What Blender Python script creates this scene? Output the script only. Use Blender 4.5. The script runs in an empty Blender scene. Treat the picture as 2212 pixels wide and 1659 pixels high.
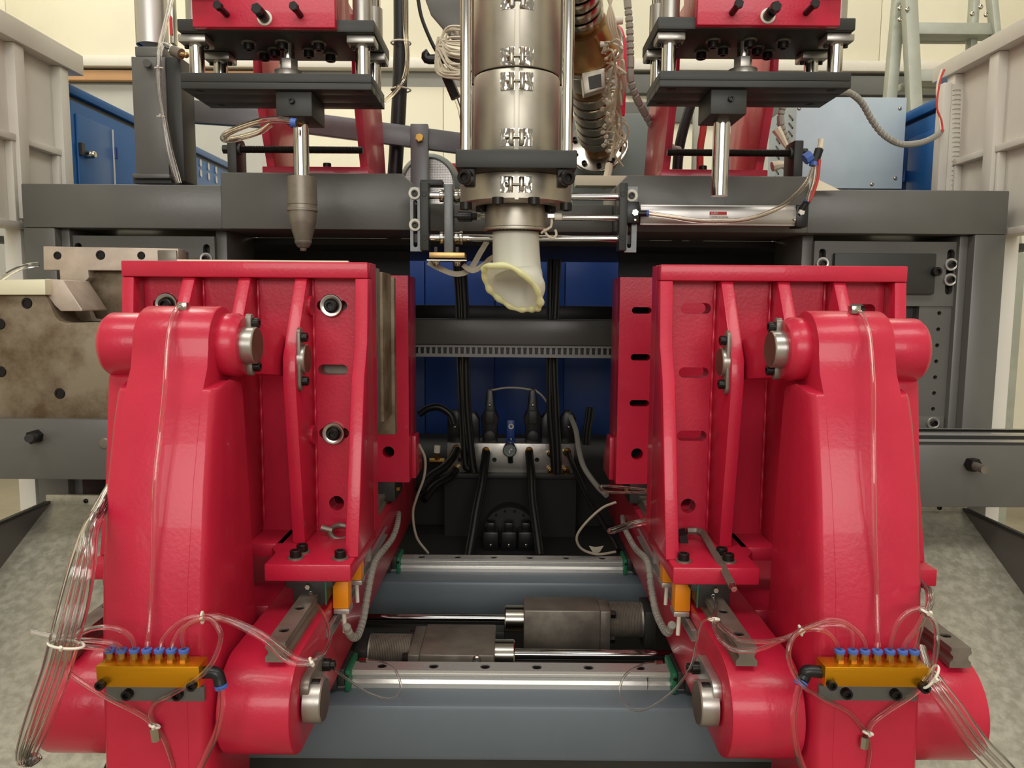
import bpy, bmesh, math, random
from mathutils import Vector, Matrix, Quaternion, geometry, noise
random.seed(7)
scene = bpy.context.scene
C = scene.collection

# ------------------------------------------------------------------ camera
CZ = 1.5                       # eye height above the hall floor
FPX, W, H = 1661.0, 2212.0, 1659.0
PITCH, YAW, ROLL = math.radians(6.0), 0.0016, 0.0075
_f = Vector((-math.sin(YAW)*math.cos(PITCH), math.cos(YAW)*math.cos(PITCH), -math.sin(PITCH)))
_r = Vector((math.cos(YAW), math.sin(YAW), 0))
_u = _r.cross(_f)
_R = _r*math.cos(ROLL) + _u*math.sin(ROLL)
_U = -_r*math.sin(ROLL) + _u*math.cos(ROLL)
cam = bpy.data.objects.new('camera', bpy.data.cameras.new('camera'))
C.objects.link(cam)
m3 = Matrix((_R, _U, -_f)).transposed()
cam.matrix_world = Matrix.Translation((0, 0, CZ)) @ m3.to_4x4()
cam.data.sensor_fit = 'HORIZONTAL'
cam.data.sensor_width = 36.0
cam.data.lens = FPX/W*36.0
cam.data.clip_start = 0.05
scene.camera = cam

# ------------------------------------------------------------------ light
world = bpy.data.worlds.new('hall_light')
scene.world = world
world.use_nodes = True
bg = world.node_tree.nodes['Background']
bg.inputs[0].default_value = (1.0, 0.95, 0.86, 1)
bg.inputs[1].default_value = 0.34
def area(name, loc, target, sx, sy, power, col=(1, 0.97, 0.9)):
    l = bpy.data.lights.new(name, 'AREA')
    l.shape = 'RECTANGLE'; l.size = sx; l.size_y = sy; l.energy = power; l.color = col
    o = bpy.data.objects.new(name, l); C.objects.link(o)
    o.location = loc
    o.rotation_euler = (Vector(target)-Vector(loc)).to_track_quat('-Z', 'Y').to_euler()
    return o
area('hall_lamp', (-1.6, -0.6, 5.6), (-0.9, 1.8, 1.0), 3.0, 1.2, 95)
area('hall_lamp', (2.0, -0.4, 5.6), (0.9, 1.8, 1.0), 3.0, 1.2, 82)
area('front_fill', (0.0, -6.5, 3.6), (0.0, 2.0, 1.4), 7.0, 2.4, 330, (1.0, 0.97, 0.92))  # soft light added behind the camera to brighten the fronts and the opening
area('hall_lamp', (-2.5, 4.6, 6.2), (-2.0, 5.4, 1.0), 3.0, 1.2, 150, (1, 0.96, 0.84))
area('hall_lamp', (2.5, 4.6, 6.2), (2.0, 5.4, 1.0), 3.0, 1.2, 70, (1, 0.96, 0.84))
scene.view_settings.view_transform = 'Standard'
scene.view_settings.look = 'None'
scene.view_settings.gamma = 1.0
scene.view_settings.use_curve_mapping = False
scene.view_settings.exposure = -0.10

# ------------------------------------------------------------------ helpers
def P(u, v, Y):
    """a point seen at photo pixel (u, v) and standing Y metres in front of the eye (relative to the eye)"""
    d = _f + _R*((u-W/2)/FPX) - _U*((v-H/2)/FPX)
    return d*(Y/d.y)
def PD(u, v, w):
    """the same, at optical depth w"""
    return (_f + _R*((u-W/2)/FPX) - _U*((v-H/2)/FPX))*w
def L3(c): return tuple(((x/255)/12.92 if x/255 <= 0.04045 else ((x/255+0.055)/1.055)**2.4) for x in c)

MATS = {}
def mat(name, col, rough=0.5, metal=0.0, bump=0.0, bscale=60.0, var=0.0, vscale=6.0, col2=None, spec=0.5,
        trans=0.0, ior=1.45, alpha=1.0, coat=0.0, rvar=0.0, aniso=None, sub=0.0):
    m = bpy.data.materials.new(name); m.use_nodes = True
    nt = m.node_tree; b = nt.nodes['Principled BSDF']
    c = L3(col)+(1,)
    b.inputs['Base Color'].default_value = c
    b.inputs['Roughness'].default_value = rough
    b.inputs['Metallic'].default_value = metal
    b.inputs['Specular IOR Level'].default_value = spec
    b.inputs['IOR'].default_value = ior
    b.inputs['Transmission Weight'].default_value = trans
    b.inputs['Alpha'].default_value = alpha
    b.inputs['Coat Weight'].default_value = coat
    if sub: 
        b.inputs['Subsurface Weight'].default_value = sub
        b.inputs['Subsurface Radius'].default_value = (0.02, 0.02, 0.01)
    tc = nt.nodes.new('ShaderNodeTexCoord')
    vec = tc.outputs['Object']
    if aniso:
        mp = nt.nodes.new('ShaderNodeMapping'); mp.inputs['Scale'].default_value = aniso
        nt.links.new(vec, mp.inputs['Vector']); vec = mp.outputs['Vector']
    if var or rvar:
        n = nt.nodes.new('ShaderNodeTexNoise'); n.inputs['Scale'].default_value = vscale
        n.inputs['Detail'].default_value = 6; n.inputs['Roughness'].default_value = 0.65
        nt.links.new(vec, n.inputs['Vector'])
        if var:
            r = nt.nodes.new('ShaderNodeValToRGB')
            r.color_ramp.elements[0].position = 0.5-0.5*var if col2 is None else 0.40
            r.color_ramp.elements[1].position = 0.62
            r.color_ramp.elements[0].color = (L3(col2)+(1,)) if col2 else tuple(x*(1-var) for x in c[:3])+(1,)
            r.color_ramp.elements[1].color = c
            nt.links.new(n.outputs['Fac'], r.inputs['Fac'])
            nt.links.new(r.outputs['Color'], b.inputs['Base Color'])
        if rvar:
            mr = nt.nodes.new('ShaderNodeMapRange')
            mr.inputs['To Min'].default_value = max(0.03, rough-rvar); mr.inputs['To Max'].default_value = min(1, rough+rvar)
            mr.inputs['From Min'].default_value = 0.3; mr.inputs['From Max'].default_value = 0.7
            nt.links.new(n.outputs['Fac'], mr.inputs['Value']); nt.links.new(mr.outputs['Result'], b.inputs['Roughness'])
    if bump:
        n2 = nt.nodes.new('ShaderNodeTexNoise'); n2.inputs['Scale'].default_value = bscale; n2.inputs['Detail'].default_value = 3
        nt.links.new(vec, n2.inputs['Vector'])
        bp = nt.nodes.new('ShaderNodeBump'); bp.inputs['Strength'].default_value = bump; bp.inputs['Distance'].default_value = 0.004
        nt.links.new(n2.outputs['Fac'], bp.inputs['Height']); nt.links.new(bp.outputs['Normal'], b.inputs['Normal'])
    MATS[name] = m
    return m
M = MATS
mat('red_paint', (196, 34, 62), 0.34, bump=0.10, bscale=140, var=0.10, vscale=4, rvar=0.05, coat=0.15)
mat('grey_paint', (97, 96, 91), 0.34, bump=0.05, bscale=90, var=0.08, vscale=3, rvar=0.06)
mat('bed_paint', (98, 108, 114), 0.38, bump=0.04, bscale=90, var=0.06, vscale=3)
mat('dark_plate', (56, 56, 53), 0.48, 0.25, bump=0.03, bscale=200, var=0.10, vscale=8)
mat('black_oxide', (34, 31, 29), 0.36, 0.5)
mat('steel', (176, 172, 164), 0.34, 0.8, bump=0.02, bscale=250, rvar=0.08, vscale=20)
mat('rail_steel', (206, 204, 198), 0.3, 0.65, rvar=0.06, vscale=9, aniso=(1, 12, 12))
mat('worn_steel', (138, 130, 118), 0.42, 0.55, var=0.25, vscale=14, bump=0.05, bscale=90, rvar=0.1)
mat('chrome', (205, 203, 198), 0.10, 1.0)
mat('nickel', (190, 184, 172), 0.2, 1.0)
mat('pin_face', (112, 92, 76), 0.5, 0.7, var=0.2, vscale=30)
mat('heater_steel', (190, 184, 170), 0.42, 0.9, var=0.14, vscale=5, rvar=0.07, bump=0.015, bscale=300)
mat('hammered', (210, 204, 192), 0.14, 1.0)
mat('aluminium', (196, 192, 188), 0.38, 0.85, rvar=0.05)
mat('galvanised', (190, 186, 168), 0.42, 0.4, var=0.15, vscale=45, col2=(166, 163, 145), rvar=0.10, bump=0.02, bscale=40)
mat('white_paint', (214, 209, 198), 0.45, var=0.04, vscale=4)
mat('wall_cream', (226, 220, 198), 0.8, var=0.05, vscale=1.2)
mat('wall_grey', (176, 175, 168), 0.7, var=0.08, vscale=1.5)
mat('wall_grey_dark', (98, 98, 94), 0.6, var=0.08, vscale=1.5)
mat('wood_strip', (196, 152, 108), 0.6, var=0.1, vscale=3)
mat('blue_paint', (30, 96, 162), 0.38, bump=0.02, bscale=120, var=0.05, vscale=3)
mat('blue_dark', (24, 64, 140), 0.35, var=0.2, vscale=3)
mat('rust_steel', (138, 126, 106), 0.55, 0.35, var=0.5, vscale=7, col2=(96, 78, 56), bump=0.08, bscale=60, rvar=0.1)
mat('mould_steel', (196, 180, 164), 0.5, 0.35, var=0.15, vscale=16, rvar=0.1)
mat('mould_pale', (226, 220, 190), 0.5, 0.1, var=0.05, vscale=9)
mat('gold', (214, 148, 24), 0.32, 0.85, aniso=(1, 30, 30), rvar=0.06, vscale=10)
mat('brass', (190, 150, 80), 0.25, 1.0)
mat('brass_bar', (205, 168, 110), 0.35, 0.8, var=0.15, vscale=60)
mat('black_plastic', (26, 25, 26), 0.35)
mat('rubber', (18, 18, 18), 0.42)
mat('blue_plastic', (72, 104, 178), 0.4)
mat('white_plastic', (226, 220, 204), 0.5)
mat('grey_plastic', (150, 148, 142), 0.5)
mat('wrap_grey', (150, 146, 136), 0.45)
mat('cable_cream', (214, 204, 180), 0.5)
mat('cable_beige', (176, 166, 146), 0.55)
mat('cable_dark', (58, 56, 54), 0.5)
mat('cable_red', (190, 60, 55), 0.5)
mat('green_plastic', (28, 108, 74), 0.45)
mat('orange_plastic', (240, 146, 20), 0.4)
mat('pale_box', (176, 190, 198), 0.45, var=0.06, vscale=5)
mat('motor_grey', (118, 128, 124), 0.4)
mat('concrete', (156, 146, 124), 0.7, var=0.12, vscale=2.5)
mat('bar_grey', (118, 118, 120), 0.34, 0.2, var=0.12, vscale=9)
mat('bracket_steel', (122, 124, 124), 0.42, 0.4, var=0.12, vscale=40)
mat('dark_floor', (36, 36, 36), 0.8)
mat('ladder_grey', (176, 178, 164), 0.5, 0.3, var=0.1, vscale=8)
mat('copper', (172, 138, 92), 0.32, 0.9, var=0.15, vscale=10)
mat('label_white', (226, 222, 214), 0.5)
mat('label_red', (196, 38, 44), 0.5)
mat('label_dark', (52, 46, 44), 0.6)
mat('sign_yellow', (240, 200, 60), 0.5)
mat('paper', (232, 222, 196), 0.75)
mat('glass', (230, 232, 228), 0.05, trans=0.9, alpha=0.5)
mat('clear_tube', (255, 252, 250), 0.06, trans=1.0, ior=1.38)
mat('clear_tube_pale', (255, 254, 252), 0.06, trans=1.0, ior=1.40)
mat('oil_tube', (250, 242, 230), 0.08, trans=1.0, ior=1.36)
def parison_mat(name, col, tfac):
    m = bpy.data.materials.new(name); m.use_nodes = True; nt = m.node_tree
    for n in list(nt.nodes): nt.nodes.remove(n)
    out = nt.nodes.new('ShaderNodeOutputMaterial')
    pr = nt.nodes.new('ShaderNodeBsdfPrincipled'); pr.inputs['Base Color'].default_value = L3(col)+(1,)
    pr.inputs['Roughness'].default_value = 0.28
    tl = nt.nodes.new('ShaderNodeBsdfTranslucent'); tl.inputs['Color'].default_value = L3(col)+(1,)
    mx = nt.nodes.new('ShaderNodeMixShader'); mx.inputs[0].default_value = tfac
    nt.links.new(pr.outputs[0], mx.inputs[1]); nt.links.new(tl.outputs[0], mx.inputs[2])
    nt.links.new(mx.outputs[0], out.inputs['Surface'])
    MATS[name] = m
parison_mat('parison', (252, 252, 242), 0.5)
parison_mat('parison_rim', (252, 252, 204), 0.4)

def unit_frame(d):
    d = Vector(d).normalized()
    return Vector((0, 0, 1)).rotation_difference(d)

def resample(pts, step):
    pts = [Vector(p) for p in pts]
    if len(pts) == 2:
        n = max(2, int((pts[1]-pts[0]).length/step)+1)
        return [pts[0].lerp(pts[1], i/(n-1)) for i in range(n)]
    ext = [2*pts[0]-pts[1]]+pts+[2*pts[-1]-pts[-2]]
    out = []
    for i in range(1, len(ext)-2):
        p0, p1, p2, p3 = ext[i-1:i+3]
        n = max(2, int((p2-p1).length/step)+1)
        for k in range(n):
            t = k/n
            out.append(0.5*((2*p1)+(p2-p0)*t+(2*p0-5*p1+4*p2-p3)*t*t+(3*p1-p0-3*p2+p3)*t*t*t))
    out.append(pts[-1])
    return out

SH = [0.0]        # depth offset used while one unit is being built
class MB:
    def __init__(self): self.bm = bmesh.new()
    def face(self, vs):
        try: return self.bm.faces.new(vs)
        except ValueError: return None
    def box(self, x0, x1, y0, y1, z0, z1):
        v = [self.bm.verts.new((x, y, z)) for z in (z0, z1) for y in (y0, y1) for x in (x0, x1)]
        for f in ((0, 1, 3, 2), (4, 5, 7, 6), (0, 1, 5, 4), (2, 3, 7, 6), (0, 2, 6, 4), (1, 3, 7, 5)):
            self.face([v[i] for i in f])
        return self
    def pbox(self, u0, v0, u1, v1, Y, d):
        um, vm = (u0+u1)/2, (v0+v1)/2
        return self.box(P(u0, vm, Y).x, P(u1, vm, Y).x, Y, Y+d, P(um, v1, Y).z, P(um, v0, Y).z)
    def loft(self, rings, cap=True, closed=True):
        vr = [[self.bm.verts.new(p) for p in r] for r in rings]
        n = len(vr[0])
        for a, b in zip(vr[:-1], vr[1:]):
            for i in range(n if closed else n-1):
                j = (i+1) % n
                self.face((a[i], a[j], b[j], b[i]))
        if cap:
            self.face(vr[0][::-1]); self.face(vr[-1])
        return self
    def prism(self, prof, axis, c0, c1):
        def q(p, c):
            return {'x': (c, p[0], p[1]), 'y': (p[0], c, p[1]), 'z': (p[0], p[1], c)}[axis]
        return self.loft([[q(p, c0) for p in prof], [q(p, c1) for p in prof]])
    def pprism(self, prof, Y, d):
        pts = [P(u, v, Y) for u, v in prof]
        return self.prism([(p.x, p.z) for p in pts], 'y', Y, Y+d)
    def holed(self, axis, outer, holes, c0, c1):
        def q(p, c):
            return {'x': (c, p[0], p[1]), 'y': (p[0], c, p[1]), 'z': (p[0], p[1], c)}[axis]
        loops = [outer]+holes
        flat = [p for l in loops for p in l]
        tris = geometry.tessellate_polygon([[Vector((p[0], p[1], 0)) for p in l] for l in loops])
        va = [self.bm.verts.new(q(p, c0)) for p in flat]; vb = [self.bm.verts.new(q(p, c1)) for p in flat]
        for t in tris:
            self.face([va[i] for i in t]); self.face([vb[i] for i in reversed(t)])
        o = 0
        for l in loops:
            n = len(l)
            for i in range(n):
                j = (i+1) % n
                self.face((va[o+i], va[o+j], vb[o+j], vb[o+i]))
            o += n
        return self
    def cyl(self, p0, p1, r, r2=None, n=20, cap=True):
        p0, p1 = Vector(p0), Vector(p1); r2 = r if r2 is None else r2
        q = unit_frame(p1-p0)
        def ring(p, rr): return [p+q @ Vector((rr*math.cos(2*math.pi*i/n), rr*math.sin(2*math.pi*i/n), 0)) for i in range(n)]
        return self.loft([ring(p0, r), ring(p1, r2)], cap)
    def lathe(self, p, d, prof, n=28):
        """prof: (radius, distance along d); radius 0 at an end closes it"""
        p = Vector(p); q = unit_frame(d)
        rings = []
        for r, h in prof:
            if r < 1e-6: rings.append([self.bm.verts.new(p+q @ Vector((0, 0, h)))])
            else: rings.append([self.bm.verts.new(p+q @ Vector((r*math.cos(2*math.pi*i/n), r*math.sin(2*math.pi*i/n), h))) for i in range(n)])
        for a, b in zip(rings[:-1], rings[1:]):
            for i in range(n):
                j = (i+1) % n
                if len(a) == 1 and len(b) == 1: continue
                if len(a) == 1: self.face((a[0], b[i], b[j]))
                elif len(b) == 1: self.face((a[i], a[j], b[0]))
                else: self.face((a[i], a[j], b[j], b[i]))
        return self
    def tube(self, pts, r, n=8, step=0.012, cap=True, rf=None, closed=False):
        ps = resample(pts, step)
        t0 = (ps[1]-ps[0]).normalized()
        up = Vector((0, 0, 1)) if abs(t0.z) < 0.9 else Vector((1, 0, 0))
        nx = t0.cross(up).normalized()
        rings = []; dist = 0
        for i, p in enumerate(ps):
            t = (ps[min(i+1, len(ps)-1)]-ps[max(i-1, 0)])
            t = t.normalized() if t.length > 1e-9 else t0
            nx = (nx-t*nx.dot(t)).normalized(); ny = t.cross(nx)
            if i: dist += (p-ps[i-1]).length
            rr = r if rf is None else rf(dist, i/(len(ps)-1))
            rings.append([p+(nx*math.cos(2*math.pi*k/n)+ny*math.sin(2*math.pi*k/n))*rr for k in range(n)])
        return self.loft(rings, cap)
    def htube(self, pts, r, ri, n=10, step=0.012):
        """hollow hose: outer wall and bore joined at both ends"""
        a = MB(); a.tube(pts, r, n, step, cap=False); b = MB(); b.tube(pts, ri, n, step, cap=False)
        for src in (a, b):
            vm = {v: self.bm.verts.new(v.co) for v in src.bm.verts}
            for f in src.bm.faces: self.face([vm[v] for v in (f.verts if src is a else reversed(f.verts))])
            src.ends = ([vm[v] for v in list(src.bm.verts)[:n]], [vm[v] for v in list(src.bm.verts)[-n:]])
        for e in (0, 1):
            p, q = a.ends[e], b.ends[e]
            for i in range(n):
                j = (i+1) % n
                self.face((p[i], p[j], q[j], q[i]))
        a.bm.free(); b.bm.free()
        return self
    def ptube(self, pts, r, **k): return self.tube([P(*p) for p in pts], r, **k)
    def ribbon(self, pts, w, t, axis=(0, 0, 1), step=0.01):
        ps = resample(pts, step); ax = Vector(axis); rings = []
        for i, p in enumerate(ps):
            d = (ps[min(i+1, len(ps)-1)]-ps[max(i-1, 0)]).normalized()
            a = (ax-d*ax.dot(d)).normalized(); b = d.cross(a)
            rings.append([p+a*w/2+b*t/2, p-a*w/2+b*t/2, p-a*w/2-b*t/2, p+a*w/2-b*t/2])
        return self.loft(rings)
    def sphere(self, p, r, sc=(1, 1, 1), n=12):
        bmesh.ops.create_uvsphere(self.bm, u_segments=n, v_segments=max(6, n*2//3), radius=1,
                                  matrix=Matrix.Translation(p) @ Matrix.Diagonal((r*sc[0], r*sc[1], r*sc[2], 1)))
        return self
    def torus(self, p, d, R, r, n=24, k=8):
        p = Vector(p); q = unit_frame(d); rings = []
        for i in range(n+1):
            a = 2*math.pi*i/n
            c = Vector((math.cos(a), math.sin(a), 0))
            rings.append([p+q @ (c*(R+r*math.cos(2*math.pi*j/k))+Vector((0, 0, r*math.sin(2*math.pi*j/k)))) for j in range(k)])
        return self.loft(rings, cap=False)
    def build(self, name, m, parent=None, s=1, bev=0.0, seg=2, sharp=38, flat=False):
        bm = self.bm
        if s < 0: bmesh.ops.scale(bm, vec=(-1, 1, 1), verts=bm.verts)
        bmesh.ops.translate(bm, vec=(0, SH[0], CZ), verts=bm.verts)
        bmesh.ops.recalc_face_normals(bm, faces=bm.faces)
        if bev:
            es = [e for e in bm.edges if len(e.link_faces) == 2 and e.calc_face_angle(0) > math.radians(35)]
            if es: bmesh.ops.bevel(bm, geom=es, offset=bev, segments=seg, affect='EDGES', clamp_overlap=True, profile=0.5)
        me = bpy.data.meshes.new(name); bm.to_mesh(me); bm.free()
        if not flat:
            me.polygons.foreach_set('use_smooth', [True]*len(me.polygons))
            me.set_sharp_from_angle(angle=math.radians(sharp))
        me.materials.append(M[m])
        o = bpy.data.objects.new(name, me); C.objects.link(o)
        o.parent = parent
        return o

def thing(name, label, cat, group=None, kind=None):
    o = bpy.data.objects.new(name, None); C.objects.link(o)
    o.empty_display_size = 0.05
    return tag(o, label, cat, group, kind)
def tag(o, label, cat, group=None, kind=None):
    if label: o['label'] = label
    if cat: o['category'] = cat
    if group: o['group'] = group
    if kind: o['kind'] = kind
    return o
def struct(o, label=None):
    o['kind'] = 'structure'
    if label: o['label'] = label
    return o

SHARED = {}
def shared(key, m, fn, sharp=38):
    k = (key, m)
    if k not in SHARED:
        b = MB(); fn(b)
        bmesh.ops.recalc_face_normals(b.bm, faces=b.bm.faces)
        me = bpy.data.meshes.new(key); b.bm.to_mesh(me); b.bm.free()
        me.polygons.foreach_set('use_smooth', [True]*len(me.polygons)); me.set_sharp_from_angle(angle=math.radians(sharp))
        me.materials.append(M[m]); SHARED[k] = me
    return SHARED[k]
def place(name, me, parent, p, d=(0, 0, 1), sc=1.0, s=1, spin=0):
    o = bpy.data.objects.new(name, me); C.objects.link(o); o.parent = parent
    p = Vector(p); d = Vector(d)
    if s < 0: p.x = -p.x; d.x = -d.x
    o.rotation_mode = 'QUATERNION'
    o.rotation_quaternion = unit_frame(d) @ Quaternion((0, 0, 1), spin)
    o.location = p+Vector((0, SH[0], CZ))
    o.scale = (sc, sc, sc) if not isinstance(sc, (tuple, list)) else sc
    return o
def _socket(b):
    n = 18
    b.lathe((0, 0, 0), (0, 0, 1), [(0, 0), (1, 0), (1, 1.15), (0.9, 1.25), (0.56, 1.25)], n)
    b.lathe((0, 0, 0), (0, 0, 1), [(0.56, 1.25), (0.52, 0.55), (0, 0.5)], n)
def _hex(b):
    b.cyl((0, 0, 0), (0, 0, 1.2), 1, n=6); b.cyl((0, 0, 1.2), (0, 0, 1.28), 0.86, 0.8, n=18)
def _washer(b): b.lathe((0, 0, 0), (0, 0, 1), [(0.55, 0), (1, 0), (1, 0.22), (0.55, 0.22), (0.55, 0)], 26)
def _thick_washer(b): b.lathe((0, 0, 0), (0, 0, 1), [(0.5, 0), (1, 0), (1, 0.35), (0.94, 0.42), (0.62, 0.42), (0.5, 0.34), (0.5, 0)], 30)
def _button(b): b.lathe((0, 0, 0), (0, 0, 1), [(0, 0), (1, 0), (0.95, 0.3), (0.7, 0.55), (0.45, 0.6), (0.4, 0.3), (0, 0.3)], 14)
def socket(parent, p, d, r, s=1, m='black_oxide', name='bolt'): return place(name, shared('socket_bolt', m, _socket), parent, p, d, r, s)
def hexbolt(parent, p, d, r, s=1, m='black_oxide', name='bolt', spin=0.3): return place(name, shared('hex_bolt', m, _hex), parent, p, d, r, s, spin)
def washer(parent, p, d, r, s=1, m='steel'): return place('washer', shared('washer', m, _washer), parent, p, d, r, s)
def twasher(parent, p, d, r, s=1, m='nickel'): return place('washer', shared('thick_washer', m, _thick_washer), parent, p, d, r, s)
def button(parent, p, d, r, s=1, m='nickel', name='screw'): return place(name, shared('button_screw', m, _button), parent, p, d, r, s)

def circ(cy, cz, r, n=20, a0=0, a1=360):
    full = abs(a1-a0) >= 360
    k = n if full else n+1
    return [(cy+r*math.cos(math.radians(a0+(a1-a0)*i/n)), cz+r*math.sin(math.radians(a0+(a1-a0)*i/n))) for i in range(k)]
def stadium(cx, cz, hl, r, n=8, vert=False):
    pts = circ(hl, 0, r, n, -90, 90)+circ(-hl, 0, r, n, 90, 270)
    return [(cx+(-b if vert else a), cz+(a if vert else b)) for a, b in pts]
def wrap_tube(pts, r, name, m, parent=None, pitch=0.016):
    """cable in spiral wrap: the radius dips at each turn"""
    b = MB()
    b.tube(pts, r, n=10, step=pitch/5, rf=lambda d, t: r*(0.66 if (d % pitch) < pitch*0.16 else 1.0))
    return b.build(name, m, parent, sharp=25)

# ================================================================== the hall
FL = -CZ
b = MB().box(-9, 9, -3, 9, FL-0.1, FL); struct(b.build('floor', 'concrete'), 'dusty beige concrete hall floor')
WY = 6.6
wb = struct(MB().box(-9, 9, WY+0.04, WY+0.2, FL, 5.0).build('wall_back', 'wall_grey'), 'cream panelled hall wall behind the machine')
x = -9.0; k = 0
while x < 9:
    MB().box(x+0.002, x+1.198, WY, WY+0.04, 1.98, 5.0).build('wall_panel', 'wall_cream', wb, bev=0.004)
    MB().box(x+0.002, x+1.198, WY, WY+0.04, FL, 1.78).build('wall_panel', 'wall_grey' if x < -2 or x > 1.2 else 'wall_cream', wb, bev=0.004)
    x += 1.2; k += 1
struct(MB().box(-9, 9, WY-0.10, WY, 1.90, 1.97).box(-9, 9, WY-0.05, WY, 1.97, 2.0).build('trim_1', 'white_paint', bev=0.01), 'pale ledge running along the hall wall')
struct(MB().box(-9, -1.9, WY-0.06, WY, 1.80, 1.88).build('trim_2', 'wood_strip', bev=0.004), 'brown strip under the wall ledge')
struct(MB().box(0.9, 9, WY-0.08, WY, 1.72, 1.87).box(0.9, 9, WY-0.04, WY, 1.50, 1.66).build('trim_3', 'wall_grey_dark', bev=0.006), 'dark grey conduit rail along the hall wall')
struct(MB().box(-4.6, -4.5, -3, 9, FL, 5).build('wall_left', 'wall_cream'), 'cream side wall of the hall')
struct(MB().box(4.5, 4.6, -3, 9, FL, 5).build('wall_right', 'wall_cream'), 'cream side wall of the hall')

# ================================================================== machine frame (portal)
fr = thing('machine_frame', 'dark grey welded portal frame spanning behind both red clamps', 'machine frame')
FY = 2.23
for s in (-1, 1):
    MB().box(0.835, 1.405, FY, FY+0.3, 0.205, 0.328).build('beam_end', 'grey_paint', fr, s, bev=0.004)
    # raised middle with a bevelled inner end
    MB().prism([(0.835, 0.205), (0.835, 0.363), (0.32, 0.363), (0.285, 0.33), (0.285, 0.205)], 'y', FY-0.004, FY+0.3).build('beam_middle', 'grey_paint', fr, s, bev=0.004)
    MB().box(1.315, 1.405, FY, FY+0.3, FL, 0.205).build('upright', 'grey_paint', fr, s, bev=0.005)
    MB().box(1.29, 1.315, FY+0.03, FY+0.3, FL, 0.205).build('upright_lip', 'grey_paint', fr, s, bev=0.003)
    MB().box(0.845, 0.878, FY+0.06, FY+0.3, -0.7, 0.205).build('inner_post', 'grey_paint', fr, s, bev=0.003)
    # slotted adjusting plate and the drilled strip below it
    holes = [stadium(0.9, 0.135, 0.02, 0.010, vert=True), stadium(1.275, 0.10, 0.055, 0.011, vert=True)]
    MB().holed('y', [(0.876, 0.0), (0.876, 0.187), (1.31, 0.187), (1.31, 0.0)], holes, FY+0.045, FY+0.062).build('slotted_plate', 'grey_paint', fr, s, bev=0.0)
    MB().box(0.876, 1.31, FY+0.075, FY+0.1, -0.1, 0.187).build('backing_plate', 'dark_plate', fr, s)
    for (xx, zz) in ((0.9, 0.122), (1.275, 0.122), (1.275, 0.078)):
        twasher(fr, (xx, FY+0.045, zz), (0, -1, 0), 0.0185, s, 'aluminium')
        socket(fr, (xx, FY+0.040, zz), (0, -1, 0), 0.0095, s)
    hs = [circ(1.255, -0.02-0.0475*i, 0.0062, 10) for i in range(8)]
    MB().holed('y', [(1.195, -0.40), (1.195, 0.0), (1.29, 0.0), (1.29, -0.40)], hs, FY+0.05, FY+0.07).build('drilled_strip', 'grey_paint', fr, s)
    MB().box(1.19, 1.28, FY+0.072, FY+0.09, -0.45, 0.0).build('backing_strip', 'dark_plate', fr, s)
    MB().box(1.15, 1.285, FY+0.04, FY+0.07, -0.40, -0.325).build('foot_plate', 'grey_paint', fr, s, bev=0.003)
    twasher(fr, (1.25, FY+0.04, -0.345), (0, -1, 0), 0.0185, s, 'aluminium'); socket(fr, (1.25, FY+0.036, -0.345), (0, -1, 0), 0.0095, s)
    MB().box(0.385, 1.30, FY+0.62, FY+0.64, -0.55, 0.185).build('dark_backing', 'dark_plate', fr, s)  # dark panel added so the side openings stay dark
MB().box(0.93, 1.225, FY+0.028, FY+0.045, 0.035, 0.152).build('stop_plate', 'dark_plate', fr, 1, bev=0.003)
socket(fr, P(2020, 587, FY+0.028), (0, -1, 0), 0.013)
MB().box(-0.285, 0.285, FY+0.03, FY+0.3, 0.205, 0.285).build('beam_bridge', 'grey_paint', fr, bev=0.006)
MB().box(-1.72, 1.72, FY+0.298, FY+1.25, 0.185, 0.205).build('added_deck', 'dark_plate', fr)  # deck added to keep overhead light out of the interior, also carries cabinets
MB().box(-1.72, -1.40, FY+1.25, FY+2.0, 0.185, 0.205).build('added_deck', 'dark_plate', fr)
# cross rail with the slotted cable duct below it (behind the clamps)
cr = thing('cross_rail', 'grey square tube with slotted cable duct beneath, behind the clamp opening', 'cross rail')
CY = 2.74
MB().pbox(840, 690, 1390, 746, CY, 0.10).build('tube', 'grey_paint', cr, bev=0.008)
MB().pbox(840, 746, 1390, 751, CY+0.02, 0.06).build('duct_top', 'grey_plastic', cr)
MB().pbox(840, 765, 1390, 772, CY+0.02, 0.06).build('duct_bottom', 'grey_plastic', cr)
MB().pbox(840, 749, 1390, 767, CY+0.03, 0.05).build('duct_inside', 'black_plastic', cr)
zt, zb = P(1110, 750, CY).z, P(1110, 766, CY).z
tooth = MB(); w = 0.0046
tooth.prism([(-w*.62, zt), (w*.62, zt), (w, (zt+zb)/2), (w*1.0, zb), (-w*1.0, zb), (-w, (zt+zb)/2)], 'y', CY+0.018, CY+0.021)
t0 = tooth.build('duct_tooth', 'grey_plastic', cr)
xx = -0.42; first = True
while xx < 0.46:
    o = t0 if first else t0.copy()
    if not first: C.objects.link(o)
    o.location.x = xx; first = False; xx += 0.0205

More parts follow.
